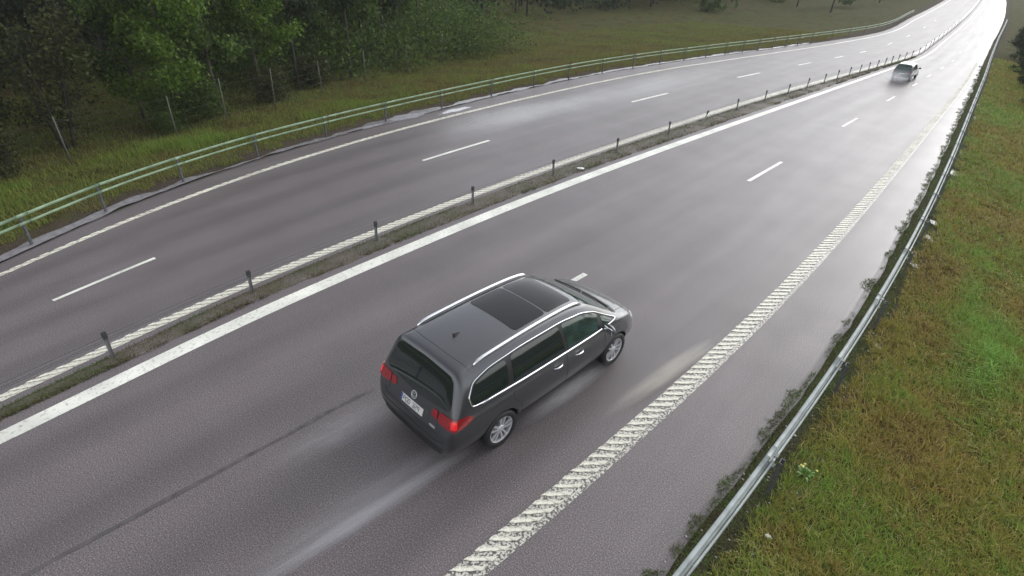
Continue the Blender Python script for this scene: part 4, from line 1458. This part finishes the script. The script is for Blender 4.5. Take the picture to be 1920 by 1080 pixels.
    for sx in (-1, 1):
        c.line('panel_gap', 'T', [(sx * .70, 1.60), (sx * .66, 1.85), (sx * .56, 2.10), (sx * .46, 2.20)], .004, M_SEAM)
    # rear glass, lamps, plate, badge, bumper
    c.panel('rear_window', 'B', [(-.73, 1.12), (0, 1.06), (.73, 1.12), (.735, 1.22), (.64, 1.50), (.55, 1.565), (0, 1.595), (-.55, 1.565), (-.64, 1.50), (-.735, 1.22)], M_GLASS, .005, corner=.22, rings=9)
    for mode in ('CR', 'CL'):
        lamp = c.panel('tail_lamp', mode, [(.40, .905), (.78, .885), (1.06, .93), (1.15, .995), (1.02, 1.055), (.78, 1.06), (.42, 1.055)], M_RED, .012, corner=.2)
        if mode == 'CR':
            lamp['label'] = 'red tail lamp with a bright lit patch'
        c.panel('lit_reflector', mode, [(.70, .925), (.80, .925), (.81, 1.03), (.70, 1.03)], M_RED_LIT, .015, parent=lamp, corner=.2, rings=4)
        c.panel('inner_lens', mode, [(.18, .94), (.37, .91), (.38, 1.045), (.23, 1.04)], M_RED, .012, parent=lamp, corner=.2)
        c.line('panel_gap', mode, [(.385, .80), (.39, 1.05)], .004, M_SEAM)
    c.line('panel_gap', 'B', [(-.66, .80), (-.60, .735), (0, .715), (.60, .735), (.66, .80)], .005, M_SEAM)
    c.panel('plate_recess', 'B', [(-.40, .775), (.40, .775), (.36, .965), (-.36, .965)], paint, .003, corner=.15)
    def flat(name, x0, x1, z0, z1, mat, off, parent=None, corner=.12):
        return c.panel(name, 'B', [(x0, z0), (x1, z0), (x1, z1), (x0, z1)], mat, off, parent, corner, 4)
    plate = flat('number_plate', -.26, .26, .80, .91, M_PLATE, .010, corner=.04)
    flat('plate_band', -.257, -.225, .803, .907, M_BLUE, .013, plate, .05)
    # plate characters: raised strokes on a 4 x 6 grid
    GL = {'P': 'M00 06 36 33 03', 'G': 'M35 36 06 00 30 33 23', 'D': 'M00 06 26 35 31 20 00', '3': 'M06 36 33 13 33 30 00', '2': 'M06 36 33 03 00 30', '9': 'M30 36 06 03 33'}
    x = -.20
    for ch in 'PGD 329':
        if ch != ' ':
            pts = [(int(q[-2]), int(q[-1])) for q in GL[ch].split()]
            c.line('plate_character', 'B', [(x + a * .0135, .824 + b * .0105) for a, b in pts], .0042, M_INK, plate, off=.013, sub=3, n=4)
        x += .060 if ch != ' ' else .035
    cz = 1.005
    ring = [(.058 * math.cos(a), cz + .058 * math.sin(a)) for a in np.linspace(0, 2 * math.pi, 24, endpoint=False)]
    badge = c.line('badge', 'B', ring, .007, M_BADGE, closed=True, off=.008, sub=1)
    c.panel('badge_field', 'B', ring, M_BLACKTRIM, .006, badge, corner=0, rings=3)
    c.line('badge_letter', 'B', [(-.030, cz + .048), (0, cz + .008), (.030, cz + .048)], .005, M_BADGE, badge, off=.010, sub=2)
    c.line('badge_letter', 'B', [(-.050, cz + .022), (-.024, cz - .046), (0, cz - .006), (.024, cz - .046), (.050, cz + .022)], .005, M_BADGE, badge, off=.010, sub=2)
    flat('model_badge', .43, .56, .775, .805, M_BADGE, .007, corner=.45)
    c.panel('bumper_trim', 'B', [(-.70, .36), (.70, .36), (.66, .46), (-.66, .46)], M_BLACKTRIM, .005, corner=.2)
    c.line('bumper_trim', 'B', [(-.74, .50), (-.4, .475), (0, .47), (.4, .475), (.74, .50)], .006, M_BLACKTRIM, off=.002)
    c.line('bumper_crease', 'B', [(-.76, .655), (-.62, .60), (0, .585), (.62, .60), (.76, .655)], .006, M_SEAM, off=.0)
    for mode in ('FR', 'FL'):
        c.panel('headlamp', mode, [(.45, .70), (.95, .74), (1.18, .84), (1.02, .88), (.60, .80), (.42, .76)], M_HEAD, .006, corner=.2)
    c.panel('grille', 'F', [(-.42, .60), (.42, .60), (.44, .68), (-.44, .68)], M_BLACKTRIM, .005, corner=.15)
    for s in (-1, 1):     # mirrors
        b = bmesh.new()
        bmesh.ops.create_uvsphere(b, u_segments=20, v_segments=12, radius=1)
        for v in b.verts:
            x, y, zz = v.co
            v.co = (x * .125, y * (.075 if y > 0 else .045), zz * .085 * (1 - .15 * x * s))
        me = bpy.data.meshes.new('door_mirror'); b.to_mesh(me); b.free()
        me.polygons.foreach_set('use_smooth', [True] * len(me.polygons))
        mo = link('door_mirror', me, paint, r, (s * 1.05, .98, 1.10), (0, 0, -s * .15))
        g = MB(); g.box((0, -.042, 0), (.18, .012, .11)); g.build('mirror_glass', M_CHROME, mo)
        a = MB(); a.tube([(-s * .20, .0, -.06), (-s * .05, 0, -.05)], [.03, .025], 8); a.build('mirror_stalk', M_BLACKTRIM, mo, True)
    for k, (ay, spin) in enumerate(((-1.46, .35), (1.46, .1))):
        for s in (-1, 1):
            wheel(c, s * .82, ay, .335, .225, s, .235, spin + s)
    tag(r, 'dark grey wet minivan with silver roof rails on the near carriageway', 'car')
    return c
CAR = main_car()
CAR.root.scale = (1.035, 1.035, 1.035)
CAR_C = Vector((-5.60, 6.82, .0))
CAR.root.location = (CAR_C.x, CAR_C.y, .006)
CAR.root.rotation_euler = (0, 0, -R(2.2))

def far_car():
    ST = [
        (-2.10, .46, .58, .70, .64, .64, .56, .70, .72),
        (-2.07, .38, .76, .84, .82, .78, .74, .84, .86),
        (-2.02, .34, .80, .88, .86, .96, .76, 1.04, 1.07),
        (-1.94, .33, .82, .90, .875, 1.06, .72, 1.34, 1.38),
        (-1.84, .32, .83, .91, .88, 1.08, .69, 1.58, 1.63),
        (-1.70, .32, .84, .915, .885, 1.08, .68, 1.66, 1.71),
        (-1.2, .31, .85, .92, .89, 1.07, .68, 1.69, 1.75),
        (-.4, .30, .85, .92, .89, 1.05, .68, 1.70, 1.76),
        (.30, .30, .85, .92, .89, 1.04, .67, 1.67, 1.73),
        (.55, .30, .85, .92, .89, 1.03, .665, 1.58, 1.63),
        (.85, .30, .85, .92, .885, 1.03, .68, 1.33, 1.38),
        (1.12, .30, .85, .92, .88, 1.03, .72, 1.12, 1.16),
        (1.25, .30, .85, .915, .87, 1.0, .73, 1.08, 1.12),
        (1.75, .31, .82, .89, .84, .94, .68, 1.0, 1.04),
        (2.0, .34, .72, .78, .73, .82, .58, .86, .88),
        (2.10, .42, .56, .60, .56, .62, .48, .66, .68)]
    paint = car_paint('dark_green_metallic', (.030, .050, .048), .4)
    c = Car('hatchback', ST, paint, (-1.28, 1.32), .34, .78, .39)
    r = c.root
    for mode in ('R', 'L'):
        c.panel('side_window', mode, [(-1.78, 1.16), (-.95, 1.14), (-.95, 1.60), (-1.60, 1.58)], M_GLASS, .006, corner=.2)
        c.panel('side_window', mode, [(-.88, 1.13), (-.02, 1.12), (-.02, 1.62), (-.88, 1.61)], M_GLASS, .006, corner=.12)
        c.panel('side_window', mode, [(.05, 1.12), (.92, 1.11), (.62, 1.42), (.36, 1.60), (.05, 1.62)], M_GLASS_T, .006, corner=.12)
        c.line('panel_gap', mode, [(-.90, 1.10), (-.88, .40)], .006, M_SEAM)
        c.line('panel_gap', mode, [(.02, 1.08), (.05, .38)], .006, M_SEAM)
    c.panel('rear_window', 'B', [(-.66, 1.12), (.66, 1.12), (.66, 1.3), (.58, 1.57), (-.58, 1.57), (-.66, 1.3)], M_GLASS_T, .006, corner=.15)
    c.panel('windscreen', 'T', [(-.60, .54), (.60, .54), (.68, 1.08), (0, 1.12), (-.68, 1.08)], M_GLASS_T, .006, corner=.15)
    for sx in (-1, 1):
        c.panel('tail_lamp', 'B', [(sx * .62, .92), (sx * .80, .92), (sx * .80, 1.10), (sx * .66, 1.10)], M_RED, .010, corner=.2)
        b = bmesh.new(); bmesh.ops.create_uvsphere(b, u_segments=14, v_segments=8, radius=1)
        for v in b.verts: v.co = (v.co.x * .12, v.co.y * .06, v.co.z * .09)
        me = bpy.data.meshes.new('door_mirror'); b.to_mesh(me); b.free()
        link('door_mirror', me, M_BLACKTRIM, r, (sx * 1.02, .72, 1.16))
    p = c.panel('number_plate', 'B', [(-.26, .70), (.26, .70), (.26, .81), (-.26, .81)], M_PLATE, .012, corner=.04)
    c.panel('bumper_trim', 'B', [(-.74, .42), (.74, .42), (.70, .54), (-.70, .54)], M_BLACKTRIM, .006, corner=.2)
    for ay in (-1.28, 1.32):
        for s in (-1, 1):
            wheel(c, s * .79, ay, .34, .22, s, .23, .4)
    tag(r, 'small dark green car driving away far up the near carriageway', 'car')
    return c
FARCAR = far_car()
FARCAR.root.scale = (.61, .61, .61)
FARCAR.root.location = (-7.60, 48.0, .005)
FARCAR.root.rotation_euler = (0, 0, -R(1.2))

# ------------------------------------------------------------------ spray thrown up from the wet road
def spray_mat(name, density, nscale, color=(.93, .94, .97)):
    m = bpy.data.materials.new(name)
    m.use_nodes = True
    n, l = m.node_tree.nodes, m.node_tree.links
    n.clear()
    out = n.new('ShaderNodeOutputMaterial')
    v = n.new('ShaderNodeVolumePrincipled')
    v.inputs['Color'].default_value = (*color, 1)
    v.inputs['Anisotropy'].default_value = .2
    tc = n.new('ShaderNodeTexCoord')
    ln = n.new('ShaderNodeVectorMath'); ln.operation = 'LENGTH'
    l.new(tc.outputs['Object'], ln.inputs[0])
    mr = n.new('ShaderNodeMapRange'); mr.interpolation_type = 'SMOOTHSTEP'
    mr.inputs['From Min'].default_value = .98; mr.inputs['From Max'].default_value = .1
    mr.inputs['To Min'].default_value = 0; mr.inputs['To Max'].default_value = density
    l.new(ln.outputs['Value'], mr.inputs['Value'])
    t = n.new('ShaderNodeTexNoise'); t.inputs['Scale'].default_value = nscale; t.inputs['Detail'].default_value = 3
    l.new(tc.outputs['Object'], t.inputs['Vector'])
    r2 = n.new('ShaderNodeMapRange'); r2.inputs['From Min'].default_value = .35; r2.inputs['From Max'].default_value = .65
    r2.inputs['To Min'].default_value = .25; r2.inputs['To Max'].default_value = 1.3
    l.new(t.outputs[0], r2.inputs['Value'])
    mu = n.new('ShaderNodeMath'); mu.operation = 'MULTIPLY'
    l.new(mr.outputs[0], mu.inputs[0]); l.new(r2.outputs[0], mu.inputs[1])
    l.new(mu.outputs[0], v.inputs['Density'])
    l.new(v.outputs[0], out.inputs['Volume'])
    return m
def spray(a, b, w, h, mat, label):
    a, b = Vector(a), Vector(b)
    d = b - a
    bm = bmesh.new(); bmesh.ops.create_icosphere(bm, subdivisions=3, radius=1)
    me = bpy.data.meshes.new('spray'); bm.to_mesh(me); bm.free()
    o = link('spray', me, mat, None, ((a.x + b.x) / 2, (a.y + b.y) / 2, h * .55 + .01), (0, 0, math.atan2(-d.x, d.y)))
    o.scale = (w, d.length / 2, h * .54)
    tag(o, label, kind='stuff')
SP1 = spray_mat('wheel_spray', 3.2, 5.0)
SP4 = spray_mat('edge_spray', 6.5, 2.0, (.95, .92, .84))
SP2 = spray_mat('thin_spray', .9, 3.0)
SP3 = spray_mat('far_car_spray', .75, 2.5)
spray((-4.82, 5.5, 0), (-5.30, .4, 0), .16, .28, SP1, 'white spray trailing from the rear wheel of the minivan nearest the edge line')
spray((-4.95, 5.6, 0), (-5.35, .6, 0), .42, .45, SP2, 'thin mist around the wheel spray behind the minivan')
spray((-6.45, 5.2, 0), (-6.75, 2.0, 0), .40, .40, SP2, 'thin mist behind the rear wheel of the minivan on the median side')
spray((-4.55, 8.4, 0), (-4.70, 5.4, 0), .22, .28, SP1, 'spray streaming along the sill of the minivan')
spray((-3.40, 10.9, 0), (-3.85, 6.6, 0), .24, .18, SP4, 'pale streak of spray beside the ribbed edge line')
spray((-7.65, 47.8, 0), (-7.6, 43.6, 0), 1.05, .75, SP3, 'cloud of spray behind the small far car')

# ------------------------------------------------------------------ rainy air
def haze():
    b = MB(); b.box((-50, 320, 7.65), (980, 780, 20.7))
    m = bpy.data.materials.new('rain_haze')
    m.use_nodes = True
    n, l = m.node_tree.nodes, m.node_tree.links
    n.clear()
    out = n.new('ShaderNodeOutputMaterial')
    v = n.new('ShaderNodeVolumePrincipled')
    v.inputs['Color'].default_value = (.93, .94, .97, 1)
    v.inputs['Density'].default_value = .00045
    l.new(v.outputs[0], out.inputs['Volume'])
    o = b.build('haze', m)
    tag(o, 'thin rainy haze over the motorway', kind='stuff')
haze()
